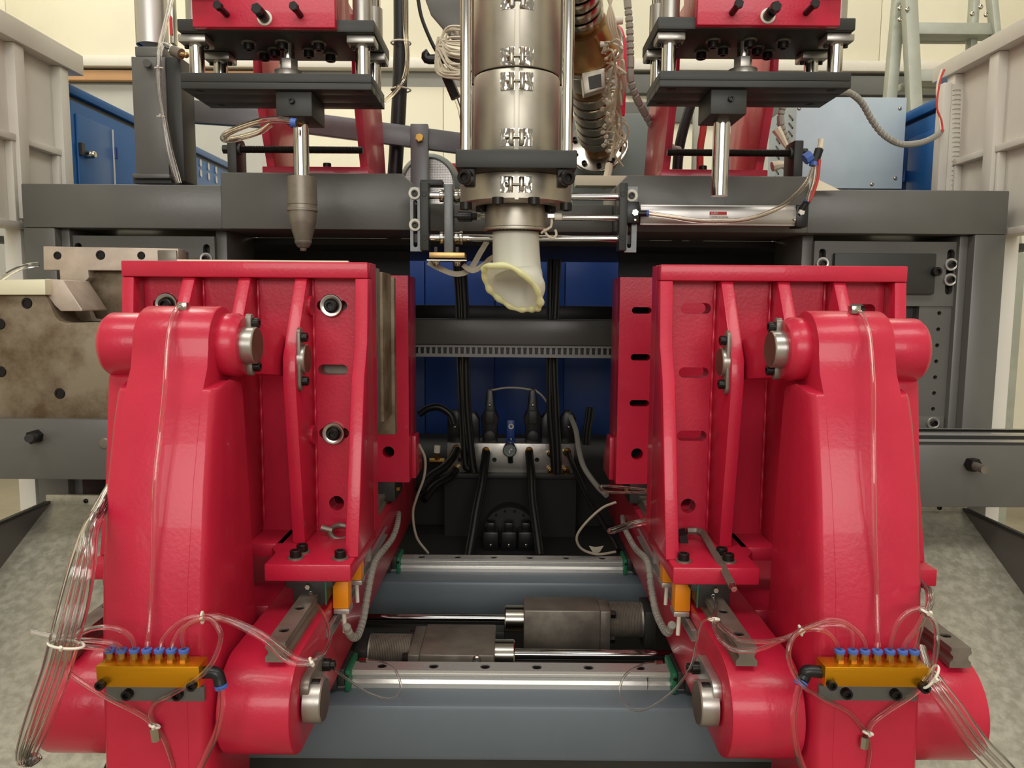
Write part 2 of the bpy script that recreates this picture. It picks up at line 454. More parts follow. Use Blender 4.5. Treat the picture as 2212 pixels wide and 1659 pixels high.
# ================================================================== slide bed under the carriages
SH[0] = -0.078
bed = thing('slide_bed', 'blue-grey lower bed with two polished guide rails running left to right', 'machine bed')
for (y0, y1, zl) in ((1.61, 1.80, -0.965), (2.33, 2.56, -0.95)):
    MB().box(-0.81, 0.81, y0, y1, zl, -0.84).build('bed_beam', 'bed_paint', bed, bev=0.012)
    MB().box(-0.81, 0.81, y0+0.02, y1-0.02, FL, zl).build('bed_leg', 'dark_plate', bed)
def guide_rail(yc, x0, x1, w, h, z0, parent, n, axis='x', m='rail_steel', s=1):
    """bearing rail with waist and screw holes; axis x or y"""
    hw = w/2
    prof = [(-hw, 0), (hw, 0), (hw, .26*h), (hw*.72, .42*h), (hw*.72, .58*h), (hw, .72*h), (hw, .82*h), (-hw, .82*h), (-hw, .72*h), (-hw*.72, .58*h), (-hw*.72, .42*h), (-hw, .26*h)]
    b = MB(); b.prism([(yc+p, z0+q) for p, q in prof], axis, x0, x1)
    holes = []
    for i in range(n):
        c = x0+(x1-x0)*(i+0.5)/n
        holes.append(circ(c, yc, w*0.26, 14) if axis == 'x' else circ(yc, c, w*0.26, 14))
    o = [(x0, yc-hw*.92), (x1, yc-hw*.92), (x1, yc+hw*.92), (x0, yc+hw*.92)] if axis == 'x' else [(yc-hw*.92, x0), (yc+hw*.92, x0), (yc+hw*.92, x1), (yc-hw*.92, x1)]
    b.holed('z', o, holes, z0+.82*h, z0+h)
    r = b.build('guide_rail', m, parent, s)
    for i in range(n):
        c = x0+(x1-x0)*(i+0.5)/n
        p = (c, yc, z0+.80*h) if axis == 'x' else (yc, c, z0+.80*h)
        place('rail_screw', shared('rail_screw', 'black_oxide', lambda q: q.lathe((0, 0, 0), (0, 0, 1), [(0, .2), (.4, .2), (.45, .6), (.86, .6), (.9, 0)], 12)), r, p, (0, 0, 1), w*0.24, s)
    return r
guide_rail(1.705, -0.80, 0.80, 0.045, 0.040, -0.84, bed, 14)
guide_rail(2.44, -0.80, 0.80, 0.045, 0.040, -0.84, bed, 14)
MB().box(0.2985, 0.2995, 1.6815, 1.70, -0.838, -0.81).build('rail_joint', 'black_oxide', bed)

SH[0] = 0.0
# hydraulic drive blocks between the beams
def drive(label, ub, vb0, vb1, Yb, db, ztop, zbot, ucol, Yr, zr, rr, x_far, cyl_u, m='steel'):
    t = thing('slide_actuator', label, 'actuator', 'slide actuators in the bed')
    u0, u1 = ub
    x0, x1 = P(u0, 1400, Yb).x, P(u1, 1400, Yb).x
    MB().box(x0, x1, Yb, Yb+db, zbot, ztop).build('block', 'worn_steel', t, bev=0.004)
    sgn = 1 if x_far > x1 else -1
    xe = x1 if sgn > 0 else x0
    xc = P(ucol, 1400, Yr).x
    MB().lathe((xe, Yr, zr), (sgn, 0, 0), [(0, 0), (0.035, 0), (0.035, abs(xc-xe)-.003), (0.032, abs(xc-xe)), (0, abs(xc-xe))]).build('collar', 'nickel', t)
    MB().cyl((xc, Yr, zr), (x_far, Yr, zr), rr).build('rod', 'chrome', t)
    MB().box(min(xc, x_far), max(xc, x_far), Yr-0.02, Yr+0.03, zr-0.06, zr-0.03).build('rod_shield', 'dark_plate', t, bev=0.004)
    # flange, threaded cylinder tube behind the block
    xo = x0 if sgn > 0 else x1
    xf = xo-sgn*0.028
    MB().box(min(xo, xf), max(xo, xf), Yb+0.006, Yb+db-0.004, zbot, ztop-0.004).build('flange', 'worn_steel', t, bev=0.003)
    xcyl = P(cyl_u, 1400, Yr).x
    b = MB(); L = abs(xcyl-xf); prof = [(0, 0)]; k = 0.0
    while k < L-0.004:
        prof += [(0.047, k), (0.0455, k+0.002)]; k += 0.004
    prof += [(0.047, L), (0, L)]
    b.lathe((xf, Yr, zr), (-sgn, 0, 0), prof, 24); b.build('cylinder_tube', 'worn_steel', t)
    MB().box(min(xcyl, xcyl-sgn*0.03), max(xcyl, xcyl-sgn*0.03), Yr-0.055, Yr+0.055, zbot, ztop-0.005).build('end_cap', 'dark_plate', t, bev=0.004)
    for zz in (ztop-0.018, zbot+0.03): 
        for yy in (Yb+0.022, Yb+db-0.022):
            hexbolt(t, (xf, yy, zz), (-sgn, 0, 0), 0.011)
    return t
d1 = drive('brown-tinged steel actuator block nearer the front rail, rod to the right', (905, 1068), 1345, 1430, 1.722, 0.175, -0.819, -0.925, 1112, 1.807, -0.857, 0.0135, 0.50, 800)
button(d1, P(1030, 1424, 1.722), (0, -1, 0), 0.010)
d2 = drive('bright steel actuator block nearer the rear rail, rod to the left', (1131, 1296), 1290, 1400, 1.961, 0.10, -0.808, -0.925, 1090, 2.022, -0.857, 0.010, -0.50, 1384)

# ================================================================== clamp stations (left and right)
SIDE = {-1: 'left', 1: 'right'}
TIP = {-1: 'under the blow pin with the tapered nozzle', 1: 'under the plain blow pin'}
def arc_prof():
    return circ(1.355, -0.695, 0.09, 18, 90, 270)
def carriage(s):
    t = thing('clamp_carriage', {-1: 'long red carriage with round front, left of the bed, bolted cross rails on top',
                                 1: 'long red carriage with round front, right of the bed, orange sensors inside'}[s], 'carriage', 'red clamp carriages')
    SH[0] = -0.066
    prof = arc_prof()+[(2.92, -0.785), (2.92, -0.605)]
    MB().prism(prof, 'x', 0.365, 0.487).build('inner_beam', 'red_paint', t, s, bev=0.004)
    MB().prism(prof, 'x', 0.667, 0.79).build('outer_beam', 'red_paint', t, s, bev=0.004)
    MB().box(0.487, 0.667, 1.55, 2.92, -0.785, -0.607).build('deck', 'red_paint', t, s, bev=0.003)
    # pivot pin and keeper plate
    pin = MB().lathe((0.36, 1.36, -0.70), (-1, 0, 0), [(0, 0), (0.039, 0), (0.039, 0.029), (0.037, 0.031), (0, 0.031)], 32).build('pivot_pin', 'steel', t, s)
    MB().lathe((0.3292, 1.36, -0.70), (-1, 0, 0), [(0, 0), (0.036, 0), (0.036, 0.0006), (0, 0.0006)], 32).build('pin_end', 'pin_face', pin, s)
    kp = MB(); 
    pts = stadium(1.393, -0.671, 0.043, 0.021)
    kp.prism(pts, 'x', 0.349, 0.365); kp.build('keeper_plate', 'worn_steel' if s < 0 else 'aluminium', t, s, bev=0.002)
    socket(t, (0.349, 1.354, -0.671), (-1, 0, 0), 0.0115, s); socket(t, (0.349, 1.432, -0.671), (-1, 0, 0), 0.0115, s)
    socket(t, (0.337, 1.432, -0.671), (-1, 0, 0), 0.0085, s, name='set_screw')
    MB().cyl((0.79, 1.36, -0.70), (0.806, 1.36, -0.70), 0.012).build('pin_stub', 'black_oxide', t, s)
    # bearing rails along the carriage
    for xc in (0.397, 0.757):
        guide_rail(xc, 1.307, 2.88, 0.036, 0.035, -0.606, t, 16, 'y', 'worn_steel', s)
    # bearing blocks that run on the bed rails
    for yc in (1.693, 2.428):
        for xa in (0.375, 0.66):
            k = MB().box(xa, xa+0.115, yc-0.05, yc+0.05, -0.832, -0.786).build('bearing_block', 'dark_plate', t, s, bev=0.003)
            MB().box(xa-0.016, xa, yc-0.046, yc+0.046, -0.826, -0.786).build('block_end', 'dark_plate', k, s, bev=0.003)
            b = MB().box(xa-0.027, xa-0.016, yc-0.045, yc+0.045, -0.838, -0.790)
            b.build('seal', 'green_plastic', k, s, bev=0.003)
            button(k, (xa-0.0215, yc-0.0455, -0.803), (0, -1, 0), 0.004, s, 'black_oxide')
    # sensor track on the inner face
    b = MB(); b.box(0.3645, 0.363, 1.52, 2.2, -0.66, -0.635); b.box(0.355, 0.365, 1.52, 2.2, -0.6375, -0.635); b.box(0.355, 0.365, 1.52, 2.2, -0.66, -0.6575)
    b.build('sensor_track', 'aluminium', t, s)
    for i, (yy, dz) in enumerate(((1.575, 0.0), (1.705, 0.012))):
        sx = 0.332
        o = MB().box(sx, 0.364, yy, yy+0.035, -0.622+dz, -0.565+dz).build('sensor', 'orange_plastic', t, s, bev=0.002)
        MB().box(sx-0.002, 0.362, yy-0.003, yy+0.036, -0.632+dz, -0.622+dz).build('sensor_bracket', 'aluminium', o, s, bev=0.001)
        MB().cyl((sx+.012, yy+0.012, -0.632+dz), (sx+.010, yy+0.008, -0.675+dz), 0.0042).build('cable_sleeve', 'white_plastic', o, s)
    MB().prism([(1.80, -0.60), (1.815, -0.60), (1.815, -0.50), (1.80, -0.50)], 'x', 0.330, 0.342).build('trip_bracket', 'aluminium', t, s)
    SH[0] = 0.0
    return t
CAR = {s: carriage(s) for s in (-1, 1)}

PX0, PX1, PYF, PYB, PZT, PZB = 0.303, 0.814, 1.652, 1.70, 0.082, -0.501
def front_platen(s):
    t = thing('front_platen', {-1: 'ribbed red clamp plate with steel washers, left of the parison, mould plate behind it',
                               1: 'ribbed red clamp plate with open slots, right of the parison'}[s], 'clamp plate', 'red front platens')
    holes = [stadium(0.389, z, 0.021, 0.0115) for z in (-0.008, -0.146, -0.284)] + [circ(0.386, -0.44, 0.0165, 20)]
    holes += [stadium(0.74, -0.008, 0.021, 0.0115)]
    MB().holed('y', [(PX0, PZB), (PX0, PZT), (PX1, PZT), (PX1, PZB)], holes, PYF, PYB).build('plate', 'red_paint', t, s)
    MB().box(PX0, PX1, 1.606, PYF, 0.049, PZT).build('top_flange', 'red_paint', t, s, bev=0.003)
    # end walls with stepped front edge
    w = [(PYF, 0.049), (1.608, 0.049), (1.594, -0.085), (1.556, -0.155), (1.506, -0.36), (1.471, -0.501), (PYF, -0.501)]
    MB().prism(w, 'x', PX0, PX0+0.027).build('end_wall', 'red_paint', t, s, bev=0.003)
    MB().prism(w, 'x', PX1-0.025, PX1).build('end_wall', 'red_paint', t, s, bev=0.003)
    rib = [(PYF, 0.049), (1.614, 0.049), (1.536, -0.075), (1.515, -0.11), (1.512, -0.155), (1.556, -0.501), (PYF, -0.501)]
    for xr in (0.4305, 0.548, 0.664):
        r = MB().prism(rib, 'x', xr, xr+0.026).build('rib', 'red_paint', t, s, bev=0.003)
        # weld bead along the foot of the rib
        b = MB()
        for side in (-0.002, 0.028):
            b.tube([(xr+side, PYF-0.001, 0.045), (xr+side, PYF-0.001, -0.49)], 0.0042, n=6, step=0.006, rf=lambda d, q: 0.0042+0.0012*math.sin(d*900))
        b.build('weld_bead', 'red_paint', r, s, sharp=80)
    # feet
    foot = [(0.309, 1.428), (0.475, 1.428), (0.475, 1.50), (0.492, 1.53), (0.492, PYB), (0.309, PYB)]
    MB().prism(foot, 'z', -0.535, -0.501).build('foot', 'red_paint', t, s, bev=0.003)
    MB().prism([(0.65, 1.428), (0.815, 1.428), (0.815, PYB), (0.63, PYB), (0.63, 1.53), (0.65, 1.50)], 'z', -0.535, -0.501).build('foot', 'red_paint', t, s, bev=0.003)
    MB().box(0.475, 0.65, 1.555, PYB, -0.53, -0.501).build('foot_web', 'red_paint', t, s, bev=0.003)
    for xa, ya in ((0.3365, 1.464), (0.424, 1.464), (0.421, 1.50), (0.775, 1.464), (0.69, 1.464)):
        washer(t, (xa, ya, -0.501), (0, 0, 1), 0.0155, s, 'worn_steel')
        socket(t, (xa, ya, -0.498), (0, 0, 1), 0.0112, s)
    # bearing blocks on the carriage rails
    for xc in (0.397, 0.757):
        for yc in (1.503, 1.633):
            k = MB().prism([(xc-.046, -.540), (xc-.046, -.558), (xc-.032, -.562), (xc-.032, -.592), (xc+.032, -.592), (xc+.032, -.562), (xc+.046, -.558), (xc+.046, -.540)], 'y', yc-0.045, yc+0.045).build('bearing_block', 'dark_plate', t, s, bev=0.002)
            MB().box(xc-0.034, xc-0.031, yc-0.047, yc-0.045, -0.592, -0.545).build('seal', 'green_plastic', k, s)
    nip = (0.397, 1.46, -0.552)
    MB().cyl(nip, (0.397, 1.443, -0.552), 0.005, n=6).build('grease_nipple', 'nickel', t, s)
    if s < 0:
        for z in (-0.008, -0.284):
            twasher(t, (0.389, PYF, z), (0, -1, 0), 0.0245, s); socket(t, (0.389, PYF-0.006, z), (0, -1, 0), 0.0125, s)
        twasher(t, (0.74, PYF, -0.008), (0, -1, 0), 0.0245, s); socket(t, (0.74, PYF-0.006, -0.008), (0, -1, 0), 0.0125, s)
        for z in (-0.008, -0.284):
            MB().cyl((0.4305, 1.63, z), (0.4255, 1.63, z), 0.021).build('bore_plug', 'red_paint', t, s)
        # lifting eye lying on the foot
    # pin through the ribs for the link
    for xr in (0.4305,):
        pin = MB().lathe((xr+0.01, 1.5515, -0.115), (-1, 0, 0), [(0, 0), (0.030, 0), (0.030, 0.022), (0.028, 0.024), (0, 0.024)], 28).build('link_pin', 'steel', t, s)
        MB().lathe((xr-0.0142, 1.5515, -0.115), (-1, 0, 0), [(0, 0), (0.0275, 0), (0.0275, 0.0006), (0, 0.0006)], 28).build('pin_end', 'pin_face', pin, s)
        MB().prism(stadium(1.537, -0.115, 0.050, 0.014, vert=True), 'x', xr-0.007, xr).build('keeper_plate', 'worn_steel', t, s, bev=0.001)
        for z in (-0.071, -0.159): socket(t, (xr-0.007, 1.537, z), (-1, 0, 0), 0.0095, s)
    MB().cyl((0.689, 1.5515, -0.115), (0.70, 1.5515, -0.115), 0.030).build('link_pin', 'steel', t, s)
    return t
FP = {s: front_platen(s) for s in (-1, 1)}

def rear_platen(s):
    t = thing('rear_platen', {-1: 'plain red rear clamp plate behind the brown mould plate, left of the opening',
                              1: 'plain red rear clamp plate with black slots, right of the opening'}[s], 'clamp plate', 'red rear platens')
    X0, X1, Y0, Y1, Z0, Z1 = 0.306, 0.812, 2.235, 2.41, -0.53, 0.077
    holes = [stadium(0.37, z, 0.019, 0.0095) for z in (-0.018, -0.154, -0.289)]+[circ(0.367, -0.44, 0.0175, 20)]
    holes += [stadium(0.70, z, 0.019, 0.0095) for z in (-0.018, -0.154, -0.289)]
    MB().holed('y', [(X0, Z0), (X0, Z1), (X1, Z1), (X1, Z0)], holes, Y0, Y0+0.045).build('plate', 'red_paint', t, s)
    MB().box(X0, X0+0.03, Y0+0.045, Y1, Z0, Z1).build('end_wall', 'red_paint', t, s, bev=0.003)
    MB().box(X1-0.03, X1, Y0+0.045, Y1, Z0, Z1).build('end_wall', 'red_paint', t, s, bev=0.003)
    MB().box(X0+0.03, X1-0.03, Y0+0.045, Y1, Z1-0.04, Z1).build('top_flange', 'red_paint', t, s, bev=0.003)
    MB().box(X0+0.03, X1-0.03, Y0+0.12, Y0+0.13, Z0, Z1-0.04).build('back_plate', 'dark_plate', t, s)
    MB().prism([(Y0+0.05, -0.53), (Y1+0.03, -0.53), (Y1+0.03, -0.49), (Y0+0.12, -0.40), (Y0+0.05, -0.40)], 'x', X0-0.014, X0).build('side_pad', 'red_paint', t, s, bev=0.002)
    for xc in (0.397, 0.757):
        MB().box(xc-.046, xc+.046, Y0+0.02, Y0+0.17, -0.595, -0.53).build('bearing_block', 'dark_plate', t, s, bev=0.003)
    MB().cyl((0.34, Y0+0.02, -0.552), (0.34, Y0+0.005, -0.552), 0.006, n=6).build('grease_nipple', 'brass', t, s)
    return t
RP = {s: rear_platen(s) for s in (-1, 1)}

def arm(s):
    t = thing('toggle_lever', {-1: 'tall red toggle arm in front of the left ribbed clamp plate',
                             1: 'tall red toggle arm in front of the right ribbed clamp plate'}[s], 'toggle arm', 'red toggle arms')
    fl = [(1.2925, -0.151), (1.2735, -0.20), (1.2405, -0.30), (1.2065, -0.45), (1.1885, -0.60), (1.1815, -0.80), (1.1985, -1.25)]
    up = circ(1.394, -0.0815, 0.072, 16, 20, 180) + [(1.314, -0.115)] + fl + [(1.25, -1.25), (1.26, -0.60), (1.32, -0.30), (1.46, -0.15)]
    MB().prism(up, 'x', 0.525, 0.658).build('head', 'red_paint', t, s, bev=0.003)
    lv = [(-0.148, 1.2945, 1.36, 1.42, .515, .666), (-0.157, 1.2905, 1.35, 1.424, .514, .667), (-0.20, 1.275, 1.34, 1.424, .512, .668), (-0.30, 1.242, 1.32, 1.425, .509, .666), (-0.45, 1.208, 1.28, 1.429, .506, .662),
          (-0.60, 1.190, 1.26, 1.434, .504, .660), (-0.80, 1.183, 1.25, 1.385, .504, .660), (-1.25, 1.20, 1.25, 1.33, .504, .660)]
    rg = []
    for z, yf, ym, yb, xa, xb in lv:
        zz = 0.012 if z == -0.148 else 0
        rg.append([(xa, yf, z), (xb, yf, z), (xb+.010, yf+.016, z), (xb+.010, ym, z+zz), (xb+.010, yb, z), (xa-.010, yb, z), (xa-.010, ym, z+zz), (xa-.010, yf+.016, z)])
    MB().loft(rg).build('shank', 'red_paint', t, s, bev=0.004, seg=2)
    MB().prism([(1.385, -0.135), (1.415, -0.118), (1.44, -0.135), (1.42, -0.45), (1.34, -0.45)], 'x', 0.665, 0.735).build('side_lug', 'red_paint', t, s, bev=0.006)
    fit = P({-1: 393, 1: 1845}[s], {-1: 661, 1: 668}[s], 1.37)
    MB().box(fit.x-0.006, fit.x+0.010, 1.365, 1.382, fit.z-0.008, fit.z+0.006).build('grease_fitting', 'nickel', t, 1, bev=0.001)
    return t
ARM = {s: arm(s) for s in (-1, 1)}

def link(s):
    t = thing('toggle_link', {-1: 'short red link joining the left toggle arm to its ribbed clamp plate',
                              1: 'short red link joining the right toggle arm to its ribbed clamp plate'}[s], 'link', 'red toggle links')
    yc, zc = 1.405, -0.080
    MB().lathe((0.526, yc, zc), (-1, 0, 0), [(0, 0), (0.058, 0), (0.058, 0.024), (0.050, 0.036), (0, 0.036)], 36).build('inner_boss', 'red_paint', t, s, bev=0.001)
    MB().lathe((0.657, yc, zc), (1, 0, 0), [(0, 0), (0.058, 0), (0.058, 0.072), (0.052, 0.080), (0, 0.080)], 36).build('outer_boss', 'red_paint', t, s, bev=0.001)
    def ring(y, zh, zl, xa, xb): return [(xa, y, zl), (xb, y, zl), (xb, y, zh), (xa, y, zh)]
    MB().loft([ring(1.405, -0.026, -0.134, 0.491, 0.522), ring(1.45, -0.034, -0.137, 0.478, 0.518), ring(1.545, -0.070, -0.150, 0.4575, 0.51)]).build('inner_cheek', 'red_paint', t, s, bev=0.003)
    MB().loft([ring(1.405, -0.026, -0.134, 0.66, 0.735), ring(1.45, -0.034, -0.137, 0.65, 0.70), ring(1.545, -0.070, -0.150, 0.60, 0.664)]).build('outer_cheek', 'red_paint', t, s, bev=0.003)
    pin = MB().lathe((0.50, yc-0.002, zc), (-1, 0, 0), [(0, 0), (0.034, 0), (0.034, 0.030), (0.032, 0.032), (0, 0.032)], 32).build('link_pin', 'steel', t, s)
    MB().lathe((0.4678, yc-0.002, zc), (-1, 0, 0), [(0, 0), (0.0315, 0), (0.0315, 0.0006), (0, 0.0006)], 32).build('pin_end', 'pin_face', pin, s)
    for dz in (0.040, -0.040):
        MB().prism(stadium(yc+0.012, zc+dz, 0.006, 0.011, vert=True), 'x', 0.480, 0.491).build('keeper_tab', 'worn_steel', t, s, bev=0.001)
        socket(t, (0.480, yc+0.014, zc+dz), (-1, 0, 0), 0.0095, s)
    return t
LK = {s: link(s) for s in (-1, 1)}

# brown mould plate on the back of the left platen
mp = thing('mould_plate', 'brown rusty mould backing plate between the left red clamp plates', 'mould plate')
MB().box(-0.80, -0.303, 1.702, 1.75, -0.285, 0.075).build('front_leaf', 'worn_steel', mp, bev=0.002)
MB().box(-0.80, -0.297, 1.752, 1.87, -0.275, 0.068).build('core', 'rust_steel', mp, bev=0.003)
MB().box(-0.80, -0.290, 1.872, 1.90, -0.325, 0.060).build('back_leaf', 'rust_steel', mp, bev=0.002)

# ================================================================== extrusion head
HX, HY = 0.003, 1.945
hd = thing('extrusion_head', 'tall steel extrusion head with two chrome columns hanging over the opening', 'extrusion head')
R0 = 0.105
MB().lathe((HX, HY, 0.352), (0, 0, 1), [(0, 0), (R0-.004, 0), (R0-.002, 0.004), (R0, 0.008), (R0, 0.186), (R0-.002, 0.189), (0, 0.189)], 56).build('heater_band', 'heater_steel', hd)
MB().lathe((HX, HY, 0.545), (0, 0, 1), [(0, 0), (R0-.002, 0), (R0, 0.003), (R0, 0.208), (0, 0.208)], 56).build('heater_band', 'heater_steel', hd)
MB().lathe((HX, HY, 0.757), (0, 0, 1), [(0, 0), (R0-.002, 0), (R0, 0.003), (R0, 0.75), (0, 0.75)], 56).build('heater_band', 'heater_steel', hd)
MB().lathe((HX, HY, 0.345), (0, 0, 1), [(0, 0), (R0-.006, 0), (R0-.006, 1.15), (0, 1.15)], 48).build('barrel_core', 'black_oxide', hd)
def hammered_plate(b, ang0, ang1, z0, z1, rad, cx, cy, nx=10, nz=9, amp=0.003):
    rows = []
    for k in range(2):
        g = []
        for j in range(nz+1):
            row = []
            for i in range(nx+1):
                a = ang0+(ang1-ang0)*i/nx; z = z0+(z1-z0)*j/nz
                edge = min(i, nx-i, j, nz-j) > 0
                rr = rad+(0.0012 if k else 0)+(amp*noise.noise(Vector((a*160, z*150, 3.1))) if edge and k else 0)
                row.append(b.bm.verts.new((cx+rr*math.sin(a), cy-rr*math.cos(a), z)))
            g.append(row)
        rows.append(g)
        for j in range(nz):
            for i in range(nx): b.face((g[j][i], g[j][i+1], g[j+1][i+1], g[j+1][i]))
    a, c = rows
    for i in range(nx):
        b.face((a[0][i], a[0][i+1], c[0][i+1], c[0][i])); b.face((a[nz][i], a[nz][i+1], c[nz][i+1], c[nz][i]))
    for j in range(nz):
        b.face((a[j][0], a[j+1][0], c[j+1][0], c[j][0])); b.face((a[j][nx], a[j+1][nx], c[j+1][nx], c[j][nx]))
def clamp(parent, z, rad, h=0.040, wd=0.034, gap=0.0045):
    k = MB()
    hammered_plate(k, -(gap+wd)/rad, -gap/rad, z-h/2, z+h/2, rad+0.0006, HX, HY)
    c = k.build('clamp_plate', 'hammered', parent, sharp=60)
    k = MB(); hammered_plate(k, gap/rad, (gap+wd)/rad, z-h/2, z+h/2, rad+0.0006, HX, HY); k.build('clamp_plate', 'hammered', parent, sharp=60)
    yf = HY-rad-0.006
    for sx in (-1, 1):
        MB().cyl((HX+sx*0.0125, yf, z-h*0.44), (HX+sx*0.0125, yf, z+h*0.44), 0.0062, n=14).build('clamp_barrel', 'nickel', c, bev=0.0012)
    MB().cyl((HX-0.026, yf-0.001, z-0.001), (HX+0.022, yf-0.001, z-0.001), 0.0026, n=10).cyl((HX-0.026, yf-0.001, z-0.001), (HX-0.020, yf-0.001, z-0.001), 0.0048, n=8).build('clamp_bolt', 'nickel', c)
for z in (0.566, 0.511, 0.3845, 0.690): clamp(hd, z, R0)
MB().box(HX-0.0062, HX+0.0062, HY-R0-0.0016, HY-R0+0.004, 0.356, 0.541).build('seam_strip', 'heater_steel', hd, bev=0.0005)
MB().box(HX-0.0062, HX+0.0062, HY-R0-0.0016, HY-R0+0.004, 0.546, 1.5).build('seam_strip', 'heater_steel', hd, bev=0.0005)
for sx in (-1, 1):
    MB().cyl((HX+sx*0.1155, 1.81, 0.34), (HX+sx*0.1155, 1.81, 1.5), 0.0135, n=28).build('column', 'chrome', hd)
    MB().cyl((HX+sx*0.1155, 1.99, 0.34), (HX+sx*0.1155, 1.99, 1.5), 0.0135, n=28).build('column', 'chrome', hd)
MB().box(HX-0.136, HX+0.136, 1.762, 2.038, 0.301, 0.341).build('base_plate', 'dark_plate', hd, bev=0.003)
MB().lathe((HX, HY, 0.236), (0, 0, 1), [(0.095, 0), (0.132, 0), (0.138, 0.006), (0.138, 0.064), (0.134, 0.0655), (0, 0.0655)], 64).build('clamp_ring', 'heater_steel', hd)
MB().lathe((HX, HY, 0.24), (0, 0, 1), [(0, 0), (0.098, 0), (0.098, 0.03), (0, 0.03)], 48).build('ring_recess', 'black_oxide', hd)
clamp(hd, 0.272, 0.138, h=0.036, wd=0.032)
MB().box(HX-0.003, HX+0.006, HY-0.1392, HY-0.136, 0.238, 0.301).build('seam_strip', 'heater_steel', hd)
for sx in (-1, 1):
    MB().box(HX+sx*0.092, HX+sx*0.118, 1.765, 1.80, 0.262, 0.301).build('lug', 'black_oxide', hd, bev=0.004)
    MB().cyl((HX+sx*0.104, 1.79, 0.281), (HX+sx*0.112, 1.752, 0.278), 0.012).build('bolt_shank', 'black_oxide', hd)
    socket(hd, (HX+sx*0.110, 1.758, 0.2785), (sx*0.28, -1, -0.08), 0.0165)
    socket(hd, (HX+sx*0.118, 1.85, 0.236), (0, 0, -1), 0.0145)
    socket(hd, (HX+sx*0.0415, 1.806, 0.242), (0, 0, -1), 0.0135)
    socket(hd, (HX+sx*0.085, 1.93, 0.240), (0, 0, -1), 0.0135)
MB().lathe((HX, HY, 0.176), (0, 0, 1), [(0.05, 0), (0.076, 0), (0.0795, 0.003), (0.0795, 0.008), (0.076, 0.010), (0.0765, 0.05), (0.074, 0.064), (0, 0.064)], 56).build('die', 'heater_steel', hd)
MB().lathe((HX, HY, 0.1765), (0, 0, 1), [(0, 0.01), (0.052, 0.01), (0.052, -0.002), (0.074, -0.003), (0.0775, 0.001)], 48).build('die_lip', 'black_oxide', hd)
MB().cyl(P(1183, 467, 1.87), P(1197, 467, 1.87), 0.0085, n=6).cyl(P(1197, 468, 1.87), P(1203, 468, 1.87), 0.004).build('heater_plug', 'nickel', hd)
MB().cyl(P(1198, 468, 1.87), P(1213, 468, 1.87), 0.0085).build('plug_sleeve', 'white_plastic', hd)
MB().ptube([(1192, 474, 1.87), (1190, 490, 1.87), (1176, 498, 1.87), (1170, 503, 1.88)], 0.003).ptube([(1175, 494, 1.88), (1182, 508, 1.88), (1195, 514, 1.88), (1202, 506, 1.88), (1199, 496, 1.88)], 0.003).build('heater_lead', 'cable_cream', hd)

# ------------------------------------------------------------------ parison (soft plastic tube)
pr = thing('parison', 'limp pale yellow molten plastic tube hanging from the die with open folded mouth', 'plastic parison')
NP, NR = 72, 26
def rim(th):
    u = 1106+60*math.cos(th)+9*math.sin(th)
    v = 621+46*math.sin(th)+23*math.cos(th)+3*math.sin(3*th+1)+2*math.sin(5*th)
    return P(u, v, 1.9+0.058*math.sin(th)-0.012)
def par_pt(th, t):
    top = Vector((HX+0.0575*math.cos(th), HY+0.0575*math.sin(th), 0.185))
    mid = Vector((HX+0.0580*math.cos(th), HY+0.058*math.sin(th), 0.10))
    neck = Vector((HX+0.004+0.060*math.cos(th), HY+0.059*math.sin(th), 0.075+0.012*math.cos(th)-0.012*math.sin(th)))
    e = rim(th)
    if t < 0.5:
        q = top.lerp(neck, t/0.5)
        q = q+(mid-top.lerp(neck, .75))*0.12*math.sin(math.pi*t/0.5)
    else:
        w = (t-0.5)/0.5
        q = neck.lerp(e, w)
        fold = 0.0035*math.sin(w*9+2.2*math.cos(th))*math.exp(-((th-5.9)%6.283-0.2)**2*0.4)
        out = Vector((math.cos(th), math.sin(th), 0))
        q = q+out*(0.010*math.sin(math.pi*w)*(1 if math.cos(th) > 0.3 else 0.0)+fold*math.sin(math.pi*w))
    return q
b = MB(); rings = []
for j in range(NR+1):
    t = j/NR
    rings.append([par_pt(2*math.pi*i/NP, t) for i in range(NP)])
inner = []
for j in range(NR, -1, -1):
    r = rings[j]; c = sum(r, Vector())/NP
    inner.append([p+(c-p).normalized()*0.0032 for p in r])
b.loft(rings+inner, cap=False)
b.build('tube_wall', 'parison', pr, sharp=70)
b = MB()
rp = [rim(2*math.pi*i/NP) for i in range(NP)]
rr = []
cen = sum(rp, Vector())/NP
for i in range(NP+1):
    p = rp[i % NP]; t = (rp[(i+1) % NP]-rp[(i-1) % NP]).normalized()
    n1 = (p-cen); n1 = (n1-t*n1.dot(t)).normalized(); n2 = t.cross(n1)
    wdt = 0.0066+0.0030*noise.noise(p*38)+(0.0016*math.sin(i*1.3) if math.sin(2*math.pi*i/NP) > -0.3 else 0)
    rr.append([p+n1*wdt*math.cos(2*math.pi*k/8)*1.15+n2*wdt*math.sin(2*math.pi*k/8) for k in range(8)])
b.loft(rr, cap=False); b.build('rolled_rim', 'parison_rim', pr, sharp=80)
